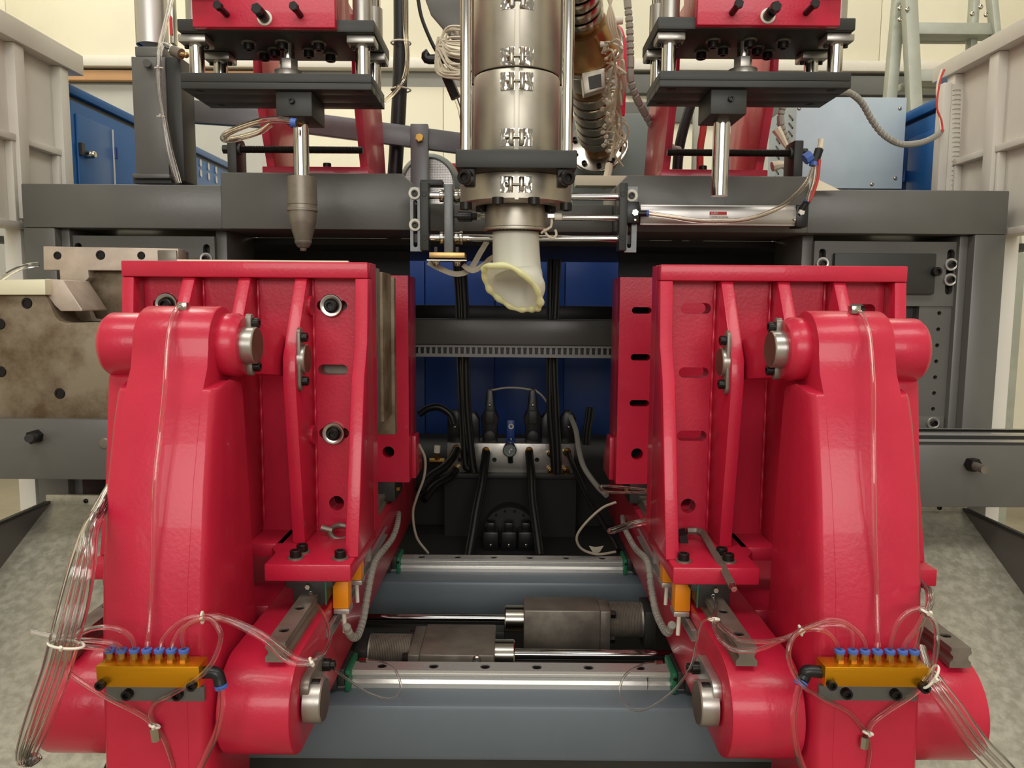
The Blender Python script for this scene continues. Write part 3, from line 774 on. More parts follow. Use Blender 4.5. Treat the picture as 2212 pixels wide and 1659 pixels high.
# ------------------------------------------------------------------ parison cutter slide
ct = thing('parison_cutter', 'cutter slide with two chrome guide rods and grey end brackets behind the die', 'cutter slide')
KY = 2.115
za, zb_ = P(1110, 424, KY).z, P(1110, 515, KY).z
for z in (za, zb_):
    MB().cyl((P(918, 470, KY).x, KY, z), (P(1346, 470, KY).x, KY, z), 0.0095, n=20).build('guide_rod', 'chrome', ct)
def slotted(u0, v0, u1, v1, Y, d, slots, name='slotted_bracket'):
    um, vm = (u0+u1)/2, (v0+v1)/2
    x0, x1, z0, z1 = P(u0, vm, Y).x, P(u1, vm, Y).x, P(um, v1, Y).z, P(um, v0, Y).z
    hs = []
    for (uc, va, vb2, wpx) in slots:
        pa, pb = P(uc, va, Y), P(uc, vb2, Y); r = wpx*Y/FPX/2
        hs.append(stadium(pa.x, (pa.z+pb.z)/2, abs(pa.z-pb.z)/2-r, r, vert=True))
    return MB().holed('y', [(x0, z0), (x1, z0), (x1, z1), (x0, z1)], hs, Y, Y+d)
slotted(886, 405, 912, 543, KY+0.0, 0.014, [(897, 432, 534, 9)]).build('slotted_bracket', 'bracket_steel', ct)
slotted(1350, 403, 1376, 545, KY+0.0, 0.014, [(1361, 440, 536, 9)]).build('slotted_bracket', 'bracket_steel', ct)
MB().pbox(907, 393, 926, 541, KY-0.025, 0.05).build('end_bracket', 'dark_plate', ct, bev=0.002)
MB().pbox(1338, 395, 1355, 541, KY-0.025, 0.05).build('end_bracket', 'dark_plate', ct, bev=0.002)
MB().pbox(908, 388, 956, 400, KY+0.03, 0.05).build('top_bracket', 'dark_plate', ct, bev=0.002)
for (u, v) in ((917, 420), (918, 514), (1345, 420), (1344, 514)): socket(ct, P(u, v, KY-0.018), (0, -1, 0), 0.0068)
for (u, v) in ((896, 418), (897, 486), (1364, 423)):
    twasher(ct, P(u, v, KY), (0, -1, 0), 0.0165, m='white_plastic'); socket(ct, P(u, v, KY-0.003), (0, -1, 0), 0.0085)
for (u, z) in ((897, za), (1362, za), (897, zb_), (1362, zb_)):
    p = P(u, 470, KY); MB().cyl((p.x, KY+0.014, z), (p.x, FY+0.01, z), 0.012).build('standoff', 'black_oxide', ct)
MB().pbox(959, 397, 979, 546, KY-0.03, 0.055).build('slide_block', 'bracket_steel', ct, bev=0.003)
for z in (za, zb_):
    for (ua, ub2, r) in ((950, 959, 0.0165), (979, 993, 0.0165), (993, 1000, 0.018)):
        MB().cyl((P(ua, 470, KY).x, KY, z), (P(ub2, 470, KY).x, KY, z), r, n=24).build('bushing', 'nickel', ct, bev=0.001)
# cutter drive rod and its shock absorber
zr = P(1110, 468, KY-0.02).z
MB().cyl((P(1190, 468, KY).x, KY, zr), (P(1340, 468, KY).x, KY, zr), 0.0075).build('piston_rod', 'chrome', ct)
xa = P(978, 468, KY-0.05).x
MB().lathe((P(979, 468, KY).x, KY-0.02, zr), (1, 0, 0), [(0, 0), (0.004, 0), (0.004, 0.012), (0.009, 0.012), (0.009, 0.015), (0.0145, 0.015), (0.0145, 0.05), (0.010, 0.054), (0.010, 0.066), (0, 0.066)], 18).build('shock_absorber', 'black_plastic', ct)
MB().cyl((P(1031, 468, KY).x, KY-0.02, zr), (P(1039, 468, KY).x, KY-0.02, zr), 0.010, n=6).cyl((P(1039, 468, KY).x, KY-0.02, zr), (P(1060, 468, KY).x, KY-0.02, zr), 0.005).build('stop_nut', 'nickel', ct)
MB().pbox(927, 545, 1004, 557, KY-0.045, 0.075).build('knife_bar', 'brass_bar', ct, bev=0.001)
MB().pbox(922, 561, 1008, 563, KY-0.05, 0.07).build('knife_strip', 'nickel', ct)
for u in (942, 988):
    p = P(u, 545, KY-0.02)
    MB().cyl((p.x, p.y, p.z), (p.x, p.y, p.z+0.014), 0.008, n=6).build('nut', 'black_oxide', ct)
    p = P(u, 563, KY-0.02)
    MB().lathe((p.x, p.y, p.z), (0, 0, -1), [(0, 0), (0.013, 0), (0.013, 0.003), (0.009, 0.004), (0.009, 0.010), (0.007, 0.014), (0, 0.0155)], 14).build('nut', 'nickel', ct)
MB().ribbon([P(1000, 572, KY), P(1020, 585, KY), P(1045, 572, KY+.02), P(1058, 560, KY+.04), P(1085, 545, KY+.06)], 0.014, 0.001, (0, 0.3, 1)).ribbon([P(925, 566, KY+.03), P(950, 580, KY+.02), P(985, 592, KY+.02), P(1015, 582, KY+.03), P(1038, 545, KY+.05), P(1052, 522, KY+.06)], 0.016, 0.001, (0, 0.4, 1)).build('heating_band', 'cable_beige', ct)

# air cylinder that drives the cutter
ac = thing('air_cylinder', 'horizontal silver air cylinder with red and white label on the grey beam', 'air cylinder')
AY = 2.168; zc_ = P(1560, 467, AY).z
def alu_tube(b, x0, x1, yc, zc, h):
    r = h/2
    pr_ = [(yc-r*.80, zc+r), (yc-r*.80, zc+r*.86), (yc-r*.92, zc+r*.70), (yc-r*1.0, zc+r*.3), (yc-r*1.0, zc-r*.3), (yc-r*.92, zc-r*.70), (yc-r*.80, zc-r*.86), (yc-r*.80, zc-r), (yc+r, zc-r), (yc+r, zc+r)]
    b.prism(pr_, 'x', x0, x1); return b
alu_tube(MB(), P(1380, 467, AY).x, P(1713, 467, AY).x, AY, zc_, 0.055).build('tube', 'aluminium', ac, bev=0.001)
MB().box(P(1353, 467, AY-.075).x, P(1381, 467, AY-.075).x, AY-0.075, AY+0.03, zc_-0.029, zc_+0.029).build('end_cap', 'black_plastic', ac, bev=0.004)
MB().box(P(1712, 467, AY).x, P(1738, 467, AY).x, AY-0.03, AY+0.03, zc_-0.031, zc_+0.03).build('end_cap', 'black_plastic', ac, bev=0.004)
hexbolt(ac, P(1371, 460, AY-0.075), (0, -1, 0), 0.009, m='nickel', name='port_fitting'); button(ac, P(1372, 475, AY-0.075), (0, -1, 0), 0.005)
hexbolt(ac, P(1729, 459, AY-0.03), (0, -1, 0), 0.009, m='nickel', name='port_fitting'); button(ac, P(1717, 475, AY-0.03), (0, -1, 0), 0.004)
MB().cyl(P(1380, 461, AY-0.06), P(1398, 461, AY-0.06), 0.0085).build('push_fitting', 'black_plastic', ac)
MB().cyl(P(1396, 461, AY-0.06), P(1401, 461, AY-0.06), 0.0088).build('fitting_collar', 'blue_plastic', ac)
MB().cyl(P(1732, 453, AY-0.035), P(1742, 437, AY-0.04), 0.0085).build('push_fitting', 'black_plastic', ac)
MB().cyl(P(1742, 438, AY-0.04), P(1745, 433, AY-0.04), 0.0088).build('fitting_collar', 'blue_plastic', ac)
ly = AY-0.0285
MB().pbox(1533, 457, 1570, 464, ly, 0.001).build('label_red', 'label_red', ac)
MB().pbox(1533, 464, 1570, 472, ly, 0.001).build('label_white', 'label_white', ac)
def text(txt, p, h, m, parent, name='lettering', rz=0.0):
    cu = bpy.data.curves.new(name, 'FONT'); cu.body = txt; cu.size = h; cu.extrude = 0.0001
    tmp = bpy.data.objects.new('tmp', cu)
    C.objects.link(tmp); bpy.context.view_layer.update()
    me = bpy.data.meshes.new_from_object(tmp.evaluated_get(bpy.context.evaluated_depsgraph_get()))
    bpy.data.objects.remove(tmp); me.materials.clear(); me.materials.append(M[m])
    o = bpy.data.objects.new(name, me); C.objects.link(o); o.parent = parent
    o.location = Vector(p)+Vector((0, 0, CZ)); o.rotation_euler = (math.pi/2, 0, rz); return o
text('SUBST', P(1536, 462.5, ly-0.0004), 0.0072, 'label_white', ac)
text('MODEL SC-40X200', P(1537, 470.5, ly-0.0004), 0.0055, 'label_dark', ac)

# ================================================================== blow pin stations above
def blow_unit(s, dz):
    t = thing('blow_pin_unit', {-1: 'blow pin press with dark plates and red block, upper left, tapered nozzle',
                                1: 'blow pin press with dark plates and red block, upper right, plain rod'}[s], 'blow pin unit', 'blow pin presses above the clamps')
    SH[0] = 0.066
    # lower plate: two leaves with grooves on the underside
    b = MB(); b.box(0.338, 0.786, 1.80, 1.985, 0.511+dz, 0.532+dz); b.build('lower_plate', 'dark_plate', t, s, bev=0.002)
    for y0, y1 in ((1.80, 1.852), (1.855, 1.925), (1.928, 1.985)):
        MB().box(0.338, 0.786, y0, y1, 0.4955+dz, 0.5105+dz).build('plate_strip', 'dark_plate', t, s, bev=0.001)
    for x in (0.37, 0.75):
        for y in (1.825, 1.955):
            place('counterbore', shared('counterbore', 'black_oxide', lambda q: q.lathe((0, 0, 0), (0, 0, 1), [(0, 0.1), (.55, 0.1), (.6, 0), (1, 0), (1, .05), (.6, 0.05)], 18)), t, (x, y, 0.495+dz), (0, 0, -1), 0.011, s)
    MB().box(0.330, 0.790, 1.80, 2.02, 0.625+dz, 0.653+dz).build('upper_plate', 'dark_plate', t, s, bev=0.003)
    MB().box(0.416, 0.745, 1.778, 1.80, 0.627+dz, 1.0).build('front_plate', 'red_paint', t, s, bev=0.003)
    MB().box(0.43, 0.73, 1.80, 2.0, 0.653+dz, 1.0).build('cylinder_body', 'red_paint', t, s, bev=0.003)
    MB().box(0.690, 0.76, 1.745, 1.79, 0.69+dz, 0.78+dz).build('stop_block', 'dark_plate', t, s, bev=0.003)
    for (xc, zc, w) in ((0.4955, 0.654, 0), (0.577, 0.647, 1), (0.665, 0.655, 0)):
        p = Vector((xc, 1.778, zc+dz))
        MB().cyl(p, p+Vector((0, -0.05, 0)), 0.0075).build('stud', 'black_oxide', t, s)
        if w: washer(t, p, (0, -1, 0), 0.017, s, 'white_plastic'); MB().cyl(p, p+Vector((0, -0.03, 0)), 0.012).build('stud_collar', 'black_oxide', t, s)
        hexbolt(t, p+Vector((0, -0.045, 0)), (0, -1, 0), 0.0125 if w else 0.0105, s)
    for (xc, yc) in ((0.763, 1.845), (0.366, 1.845), (0.755, 1.975), (0.362, 1.975)):
        MB().cyl((xc, yc, 0.532+dz), (xc, yc, 1.05), 0.0175, n=26).build('guide_column', 'chrome', t, s)
        fl = MB().box(xc-0.033, xc+0.033, yc-0.03, yc+0.03, 0.606+dz, 0.625+dz).build('bushing_flange', 'steel', t, s, bev=0.004)
        for q in (-1, 1): 
            socket(fl, (xc+q*0.024, yc+0.0, 0.606+dz), (0, 0, -1), 0.005, s)
        MB().cyl((xc, yc, 0.653+dz), (xc, yc, 0.74+dz), 0.0225, n=26).build('bushing', 'steel', t, s)
    # piston rod nut between the plates
    MB().cyl((0.558, 1.895, 0.532+dz), (0.558, 1.895, 0.562+dz), 0.036, n=28).build('rod_flange', 'steel', t, s, bev=0.002)
    MB().cyl((0.558, 1.895, 0.562+dz), (0.558, 1.895, 0.59+dz), 0.0225, n=6).build('rod_nut', 'steel', t, s, bev=0.001)
    MB().cyl((0.558, 1.895, 0.585+dz), (0.558, 1.895, 0.63+dz), 0.015).build('piston_rod', 'chrome', t, s)
    for i, (xc, yc) in enumerate(((0.648, 1.875), (0.565, 1.870), (0.478, 1.875), (0.636, 1.955), (0.600, 1.925), (0.517, 1.93), (0.470, 1.96))):
        washer(t, (xc, yc, 0.625+dz), (0, 0, -1), 0.018, s, 'worn_steel'); socket(t, (xc, yc, 0.622+dz), (0, 0, -1), 0.0125, s)
    SH[0] = 0.05
    # clamp block and blow pin
    px = 0.527 if s < 0 else 0.507
    MB().box(px-0.045, px+0.041, 1.83, 1.955, 0.437+dz, 0.4955+dz).build('pin_clamp', 'dark_plate', t, s, bev=0.003)
    socket(t, (px+0.002, 1.83, 0.472+dz), (0, -1, 0), 0.007, s)
    if s < 0:
        MB().cyl((px, 1.895, 0.44), (px, 1.895, 0.30), 0.0190, n=32).build('blow_pin', 'chrome', t, s)
        MB().lathe((px, 1.895, 0.306), (0, 0, -1), [(0.0000, 0.0000), (0.0357, 0.0000), (0.0362, 0.0670), (0.0351, 0.0681), (0.0357, 0.0771), (0.0374, 0.0782), (0.0374, 0.0827), (0.0345, 0.0838), (0.0328, 0.1095), (0.0322, 0.1117), (0.0247, 0.1396), (0.0201, 0.1553), (0.0213, 0.1564), (0.0201, 0.1608), (0.0138, 0.1709), (0.0086, 0.1731), (0.0069, 0.1798), (0.0000, 0.1798)], 40).build('nozzle', 'worn_steel', t, s, sharp=14)
    else:
        MB().cyl((px, 1.895, 0.46), (px, 1.895, 0.268), 0.0205, n=32).build('blow_pin', 'chrome', t, s)
    SH[0] = 0.048
    # red stand on the beam: two leaning cheeks on a base
    z0 = 0.363
    side = [(2.30, z0), (2.30, z0+0.035), (2.20, 0.60+dz), (2.19, 0.80), (2.50, 0.80), (2.66, z0)]
    MB().prism(side, 'x', 0.44, 0.462).build('stand_cheek', 'red_paint', t, s, bev=0.003)
    MB().prism(side, 'x', 0.715, 0.740).build('stand_cheek', 'red_paint', t, s, bev=0.003)
    MB().box(0.43, 0.745, 2.27, 2.66, z0, z0+0.033).build('stand_base', 'red_paint', t, s, bev=0.003)
    MB().box(0.45, 0.73, 2.0, 2.2, 0.70, 0.80).build('stand_arm', 'red_paint', t, s, bev=0.002)
    socket(t, (0.56, 2.30, z0+0.033), (0, 0, 1), 0.012, s)
    # adjusting screw
    zs = 0.437
    b = MB(); L = 0.36; prof = [(0, 0)]; k = 0
    while k < L-0.003: prof += [(0.0105, k), (0.0092, k+0.0022)]; k += 0.0044
    prof += [(0.0105, L), (0, L)]
    xs = 0.80
    b.lathe((xs, 2.235, zs), (-1, 0, 0), prof, 14); b.build('adjusting_screw', 'black_oxide', t, s)
    br = MB(); br.prism([(2.215, z0), (2.30, z0), (2.30, 0.455), (2.285, 0.47), (2.215, 0.47)], 'x', 0.80, 0.827); br.build('screw_bracket', 'dark_plate', t, s, bev=0.003)
    hexbolt(t, (0.827, 2.235, zs), (1, 0, 0), 0.014, s)
    MB().cyl((0.80, 2.235, zs), (0.792, 2.235, zs), 0.016, n=20).build('lock_nut', 'dark_plate', t, s)
    SH[0] = 0.0
    return t
BU = {-1: blow_unit(-1, 0.0), 1: blow_unit(1, 0.012)}

# ================================================================== side chutes, side beams, moulds
def chute(s, X1):
    t = thing('discharge_chute', {-1: 'sloping galvanised sheet chute with grey rim, lower left corner',
                                  1: 'sloping galvanised sheet chute with grey rim, lower right corner'}[s], 'chute', 'galvanised side chutes')
    def z(y): return -0.582-0.50*(2.15-y)
    MB().prism([(0.95, z(0.95)), (2.15, z(2.15)), (2.15, z(2.15)-0.006), (0.95, z(0.95)-0.006)], 'x', 0.815, X1).build('chute_floor', 'galvanised', t, s)
    MB().prism([(0.95, z(0.95)-0.02), (2.15, z(2.15)-0.02), (2.15, -0.575), (0.95, -0.575)], 'x', X1, X1+0.006).build('side_sheet', 'grey_paint', t, s)
    MB().box(X1-0.004, X1+0.012, 0.95, 2.15, -0.580, -0.572).build('rim', 'dark_plate', t, s, bev=0.002)
    e = MB().box(0.84, X1+0.01, 2.15, 2.165, -0.60, -0.555).build('end_lip', 'galvanised', t, s, bev=0.002)
    for i in range(3): button(e, (1.02+0.1*i, 2.15, -0.572), (0, -1, 0), 0.007, s, 'black_oxide')
    for (xx, yy) in ((0.88, 1.0), (X1-0.05, 1.0), (0.88, 2.1), (X1-0.05, 2.1)):
        MB().box(xx, xx+0.04, yy, yy+0.04, FL, z(yy)-0.004).build('leg', 'grey_paint', t, s)
    return t
chute(-1, 1.325); chute(1, 1.290)

sb = thing('side_beam', 'dark grey horizontal beam with black stud under the rusty mould, far left', 'beam')
MB().box(P(-90, 970, 1.93).x, P(330, 970, 1.93).x, 1.93, 2.12, P(120, 1036, 1.93).z, P(120, 905, 1.93).z).build('beam', 'grey_paint', sb, bev=0.004)
p = P(80, 942, 1.93); MB().cyl(p, P(62, 947, 1.86), 0.010).build('stud', 'black_oxide', sb); hexbolt(sb, p, (0, -1, 0), 0.018); MB().lathe(P(225, 958, 1.93), (0, -1, 0), [(0, 0), (.015, 0), (.012, .003), (0, .004)], 16).build('plug', 'worn_steel', sb)
sb = thing('side_beam', 'dark grey horizontal beam with steel guide rails and stud, far right', 'beam')
MB().box(P(1900, 1020, 1.95).x, P(2310, 1020, 1.95).x, 1.95, 2.14, P(2100, 1096, 1.95).z, P(2100, 962, 1.95).z).build('beam', 'grey_paint', sb, bev=0.004)
for (v0, v1, Y) in ((950, 955, 1.955), (936, 941, 1.99), (926, 931, 2.03)):
    MB().pbox(1900, v0, 2310, v1, Y, 0.014).build('guide_strip', 'chrome', sb)
    MB().pbox(1900, v1, 2310, v1+22, Y+0.001, 0.012).build('strip_base', 'dark_plate', sb)
p = P(2095, 1002, 1.95); MB().cyl(p, P(2128, 1015, 1.885), 0.0105).build('stud', 'worn_steel', sb); hexbolt(sb, p, (0.2, -1, 0), 0.018)

mh = thing('mould_half', 'rusty brown steel mould half with pale top block, far left edge', 'mould')
MB().pprism([(-70, 637), (98, 637), (107, 655), (119, 684), (128, 693), (142, 697), (330, 697), (330, 905), (-70, 905)], 1.945, 0.10).build('mould_body', 'rust_steel', mh, bev=0.002)
MB().pprism([(-70, 606), (97, 603), (98, 637), (-70, 637)], 1.93, 0.16).build('top_block', 'mould_pale', mh, bev=0.002)
MB().pprism([(97, 602), (136, 605), (177, 668), (177, 672), (131, 672), (118, 660), (98, 632)], 1.955, 0.12).build('chamfer_block', 'mould_steel', mh, bev=0.002)
for (u, v) in ((58, 655), (0, 700), (2, 803), (129, 850)):
    p = P(u, v, 1.945)
    place('bolt_hole', shared('bolt_hole', 'black_oxide', lambda q: q.lathe((0, 0, 0), (0, 0, 1), [(0, 0.05), (.55, .05), (.6, .16), (.9, .16), (1, 0)], 18)), mh, p, (0, -1, 0), 0.014)
mh2 = thing('mould_half', 'bare pinkish steel mould half with drilled top bar, left of the red clamp plate', 'mould')
MB().pprism([(93, 532), (385, 537), (385, 585), (190, 584), (192, 600), (160, 634), (132, 634), (128, 583), (94, 583)], 2.105, 0.05).build('top_bar', 'mould_steel', mh2, bev=0.002)
MB().pprism([(188, 584), (340, 584), (340, 700), (130, 700), (130, 640), (165, 634)], 2.135, 0.05).build('mould_body', 'rust_steel', mh2, bev=0.002)
MB().pprism([(145, 655), (185, 655), (200, 688), (240, 694), (150, 694)], 2.11, 0.02).build('insert', 'mould_steel', mh2, bev=0.001)
MB().pbox(340, 540, 382, 583, 2.10, 0.08).build('side_latch', 'worn_steel', mh2, bev=0.003)
for (u, v, r) in ((124, 552, .011), (217, 551, .013), (305, 552, .011)):
    place('bolt_hole', shared('bolt_hole', 'black_oxide', None), mh2, P(u, v, 2.105), (0, -1, 0), r)
place('bolt_hole', shared('bolt_hole', 'black_oxide', None), mh2, P(190, 665, 2.11), (0, -1, 0), 0.0085)
MB().box(-1.16, -0.86, 2.14, 2.185, P(200, 905, 2.1).z-0.01, P(200, 690, 2.14).z).build('lower_block', 'rust_steel', mh2)
tag(MB().ptube([(84, 571, 2.09), (60, 574, 2.08), (30, 585, 2.05), (0, 604, 2.0), (-20, 620, 1.97)], 0.0065).build('air_tube', 'clear_tube_pale'), 'clear hose curving over the pale mould block at far left', 'hose')

# ================================================================== air manifolds on the toggle levers
def elbow(parent, pts, r, m='black_plastic', name='elbow_fitting'):
    return MB().ptube(pts, r, n=14, step=0.004).build(name, m, parent)
def manifold(s, bu0, bu1, bv0, bv1, vt, ports, pv, pl, bolts, bracket, label):
    t = thing('air_manifold', label, 'air manifold', 'gold distribution manifolds')
    Y = 1.141
    x0, x1 = P(bu0, 1460, Y).x, P(bu1, 1460, Y).x
    z0, z1 = P((bu0+bu1)/2, bv1, Y).z, P((bu0+bu1)/2, bv0, Y).z
    MB().box(x0, x1, Y, Y+0.036, z0, z1).build('block', 'gold', t, bev=0.0008)
    MB().pbox(bracket[0], bracket[1], bracket[2], bracket[3], 1.181, 0.008).build('bracket', 'grey_paint', t, bev=0.001)
    MB().box((x0+x1)/2-0.06, (x0+x1)/2+0.06, Y+0.030, 1.192, z0, z0+0.02).build('spacer', 'grey_paint', t)
    def fit(q):
        q.cyl((0, 0, 0), (0, 0, 0.006), 0.0082, n=6); q.cyl((0, 0, 0.006), (0, 0, 0.0145), 0.0074, n=20)
    def col(q): q.lathe((0, 0, 0), (0, 0, 1), [(0.003, 0), (0.0076, 0), (0.0082, 0.002), (0.0082, 0.0055), (0.0070, 0.0062), (0.0034, 0.0062), (0.003, 0)], 22)
    def plug(q): q.cyl((0, 0, 0), (0, 0, 0.004), 0.0062, 0.004, n=12)
    for u in ports:
        pt = P(u, pv, Y+0.018); base = (pt.x, Y+0.018, z1)
        f = place('port_fitting', shared('port_fitting', 'brass', fit), t, base)
        place('collar', shared('port_collar', 'blue_plastic', col), t, (pt.x, Y+0.018, z1+0.0145))
    for u in pl:
        pt = P(u, bv1, Y+0.018)
        place('port_plug', shared('port_plug', 'brass', plug), t, (pt.x, Y+0.012, z0), (0, 0, -1))
    for (u, v, Yb, r) in bolts: socket(t, P(u, v, Yb), (0, -1, 0), r)
    return t, z1+0.0145
mfl, zpl = manifold(-1, 208, 430, 1440, 1485, 1425, [238, 264, 291, 318, 345, 371, 398], 1425, [244, 272, 298, 322, 350, 377],
    [(220, 1477, 1.141, .0075), (278, 1497, 1.181, .0085), (386, 1498, 1.181, .0085), (417, 1479, 1.141, .0075)], (229, 1484, 441, 1515),
    'gold anodised air manifold with seven blue ports on the left toggle lever')
MB().cyl(P(430, 1452, 1.159), P(437, 1453, 1.159), 0.0085, n=8).build('adapter', 'brass', mfl)
elbow(mfl, [(437, 1453, 1.159), (456, 1452, 1.159), (468, 1455, 1.159), (473, 1464, 1.159), (477, 1479, 1.157)], 0.0098)
MB().cyl(P(477, 1478, 1.157), P(479, 1486, 1.157), 0.0102).build('elbow_collar', 'blue_plastic', mfl)
mfr, zpr = manifold(1, 1782, 2006, 1442, 1484, 1425, [1813, 1841, 1867, 1894, 1921, 1948, 1973], 1425, [1812, 1834, 1858, 1885, 1912, 1940, 1965],
    [(1794, 1477, 1.141, .0075), (1826, 1495, 1.181, .0085), (1932, 1497, 1.181, .0085), (1993, 1481, 1.141, .0085)], (1769, 1483, 1982, 1514),
    'gold anodised air manifold with seven blue ports on the right toggle lever')
MB().cyl(P(1783, 1452, 1.159), P(1775, 1452, 1.159), 0.0085, n=8).build('adapter', 'brass', mfr)
elbow(mfr, [(1776, 1452, 1.159), (1758, 1450, 1.159), (1742, 1450, 1.159), (1738, 1460, 1.159), (1732, 1472, 1.154)], 0.0098)
MB().cyl(P(1733, 1470, 1.154), P(1727, 1481, 1.152), 0.0102).build('elbow_collar', 'blue_plastic', mfr)

# ------------------------------------------------------------------ tubes
TR = 0.0040
def ytube(pts, Y, r=TR, label='', m='clear_tube', name='air_tube', group='thin clear air tubes', ties=(), cat='hose', optical=False):
    """pts in photo pixels; Y: one depth, or (start, end), or a list of depths"""
    n = len(pts)
    if isinstance(Y, (int, float)): Ys = [Y]*n
    elif len(Y) == n: Ys = list(Y)
    else: Ys = [Y[0]+(Y[-1]-Y[0])*i/(n-1) for i in range(n)]
    q = [(PD if optical else P)(u, v, y) for (u, v), y in zip(pts, Ys)]
    o = (MB().htube(q, r, r*0.7, n=12, step=0.008) if 'tube' in m else MB().tube(q, r, n=10, step=0.008)).build(name, m)
    tag(o, label, cat, group)
    for (u, v, y, dx, dz, w) in ties:
        c = (PD if optical else P)(u, v, y)
        MB().tube([c+unit_frame((dx, 0, dz)) @ Vector((w*math.cos(a*math.pi/9), 0.5*w*math.sin(a*math.pi/9), 0)) for a in range(19)], 0.0021, n=6, step=0.004).cyl(c+Vector((0, -w*.5-0.001, -0.002)), c+Vector((0.002, -w*.5-0.005, 0.004)), 0.0028, n=8).build('cable_tie', 'white_plastic', o)
    return o
PYm = 1.213
_yt = ytube
def ytube(*a, **k): return _yt(*a, optical=True, **k)
ytube([(238, 1410), (233, 1404), (206, 1399), (158, 1395), (135, 1391)], (PYm, 1.17), label='clear tube from the first port of the left manifold, running left to the bundle')
ytube([(264, 1410), (262, 1402), (250, 1391), (206, 1384), (154, 1382), (130, 1381)], (PYm, 1.17), label='clear tube from the second port of the left manifold, running left to the bundle')
ytube([(291, 1410), (291, 1402), (285, 1380), (264, 1362), (235, 1355), (198, 1358), (158, 1373), (125, 1375), (66, 1364)], (PYm, 1.17), label='clear tube arching from the third port of the left manifold to the far left')
ytube([(318, 1410), (319, 1390), (323, 1344), (330, 1233), (332, 1123), (334, 1055), (338, 1002), (346, 935), (356, 834), (361, 751), (367, 706), (378, 672), (391, 660)],
      [PYm, 1.215, 1.225, 1.236, 1.234, 1.234, 1.238, 1.246, 1.265, 1.295, 1.312, 1.335, 1.362], label='clear tube running up the front of the left toggle lever')
ytube([(345, 1410), (347, 1398), (352, 1380), (374, 1355), (404, 1336), (437, 1331), (474, 1331), (521, 1347), (573, 1373), (617, 1406), (646, 1424), (675, 1428)], (PYm, 1.245),
      label='clear tube arching from the fifth port of the left manifold to the carriage', ties=((437, 1334, 1.222, 1, 0, .009), (673, 1430, 1.245, 1, 0.4, .007)))
ytube([(371, 1410), (372, 1398), (376, 1384), (393, 1357), (422, 1341), (440, 1336), (477, 1338), (525, 1357), (576, 1388), (609, 1421), (642, 1435), (672, 1433)], (PYm, 1.24),
      label='clear tube arching from the sixth port of the left manifold, lowest of the arch')
ytube([(398, 1410), (396, 1396), (394, 1376), (397, 1360), (411, 1346), (440, 1335), (459, 1340), (474, 1362), (477, 1380), (466, 1417), (444, 1450), (411, 1476), (367, 1502), (338, 1516), (325, 1535), (327, 1553), (334, 1568)],
      [PYm, 1.21, 1.205, 1.20, 1.195, 1.19, 1.185, 1.18, 1.18, 1.18, 1.18, 1.19, 1.215, 1.228, 1.236, 1.24, 1.24], label='clear tube looping from the seventh port of the left manifold around its right end')
lt = ytube([(136, 1439), (154, 1457), (191, 1483), (239, 1511), (286, 1535), (316, 1553), (330, 1568), (345, 1582), (360, 1612), (374, 1655), (380, 1690)], [1.19, 1.195, 1.20, 1.21, 1.23, 1.238, 1.242, 1.246, 1.25, 1.255, 1.26],
      label='clear tube crossing below the left manifold to the lower tee fitting', ties=((334, 1568, 1.238, 0.3, 1, .008),))
MB().cyl(PD(333, 1572, 1.238), PD(337, 1600, 1.24), 0.0068, n=6).build('tube_connector', 'nickel', lt)
ytube([(675, 1428), (697, 1413), (710, 1388), (712, 1362), (701, 1333), (682, 1303), (671, 1280)], [1.25, 1.26, 1.30, 1.35, 1.40, 1.45, 1.478], r=0.0032, label='clear tube looping from the left carriage edge up to the grease nipple')
ytube([(479, 1486), (479, 1535), (468, 1582), (449, 1623), (428, 1665)], 1.208, r=0.0058, label='thicker clear hose hanging from the left manifold elbow', group='hoses from the manifold elbows')
ytube([(722, 1446), (757, 1472), (794, 1496), (830, 1509), (852, 1507), (865, 1490), (862, 1465), (849, 1443), (823, 1430), (792, 1426)], [1.44, 1.47, 1.50, 1.53, 1.56, 1.58, 1.60, 1.62, 1.635, 1.65], r=0.0026,
      label='thin clear tube looping over the front rail at its left end')
MB_ = MB().cyl(PD(793, 1426, 1.65), PD(778, 1426, 1.66), 0.005, n=6).build('tube_connector', 'nickel', CAR[-1])
for i in range(4):
    dx = 15*i; dyb = [0, -10, 8, -4][i]
    ytube([(238-0.2*dx, 1052+i*9), (212+0.1*dx, 1095+i*6), (182+0.45*dx, 1155+dyb), (160+0.8*dx, 1220), (138+dx, 1300), (118+dx, 1380), (100+dx*.95, 1450), (66+dx*.9, 1550), (46+dx*.55, 1625), (52+dx*.3, 1646), (70+dx*.3, 1632)],
          [1.30, 1.25, 1.20, 1.17, 1.16, 1.15, 1.15, 1.15, 1.15, 1.153, 1.158], r=0.0078, m='clear_tube_pale', group='thick clear hoses left of the left lever',
          label='thick clear hose draped left of the left toggle lever, ' + ['leftmost', 'second from left', 'third from left', 'rightmost'][i] + ' of four',
          ties=((143, 1392, 1.15, 0.12, 1, .026),) if i == 0 else ())
ytube([(1813, 1412), (1811, 1400), (1806, 1386), (1791, 1369), (1773, 1360), (1744, 1358), (1729, 1362), (1700, 1377), (1656, 1386), (1600, 1382), (1567, 1362), (1545, 1340)],
      [PYm, 1.212, 1.21, 1.205, 1.205, 1.21, 1.218, 1.228, 1.245, 1.27, 1.30, 1.33], label='clear tube from the first port of the right manifold to the carriage rail')
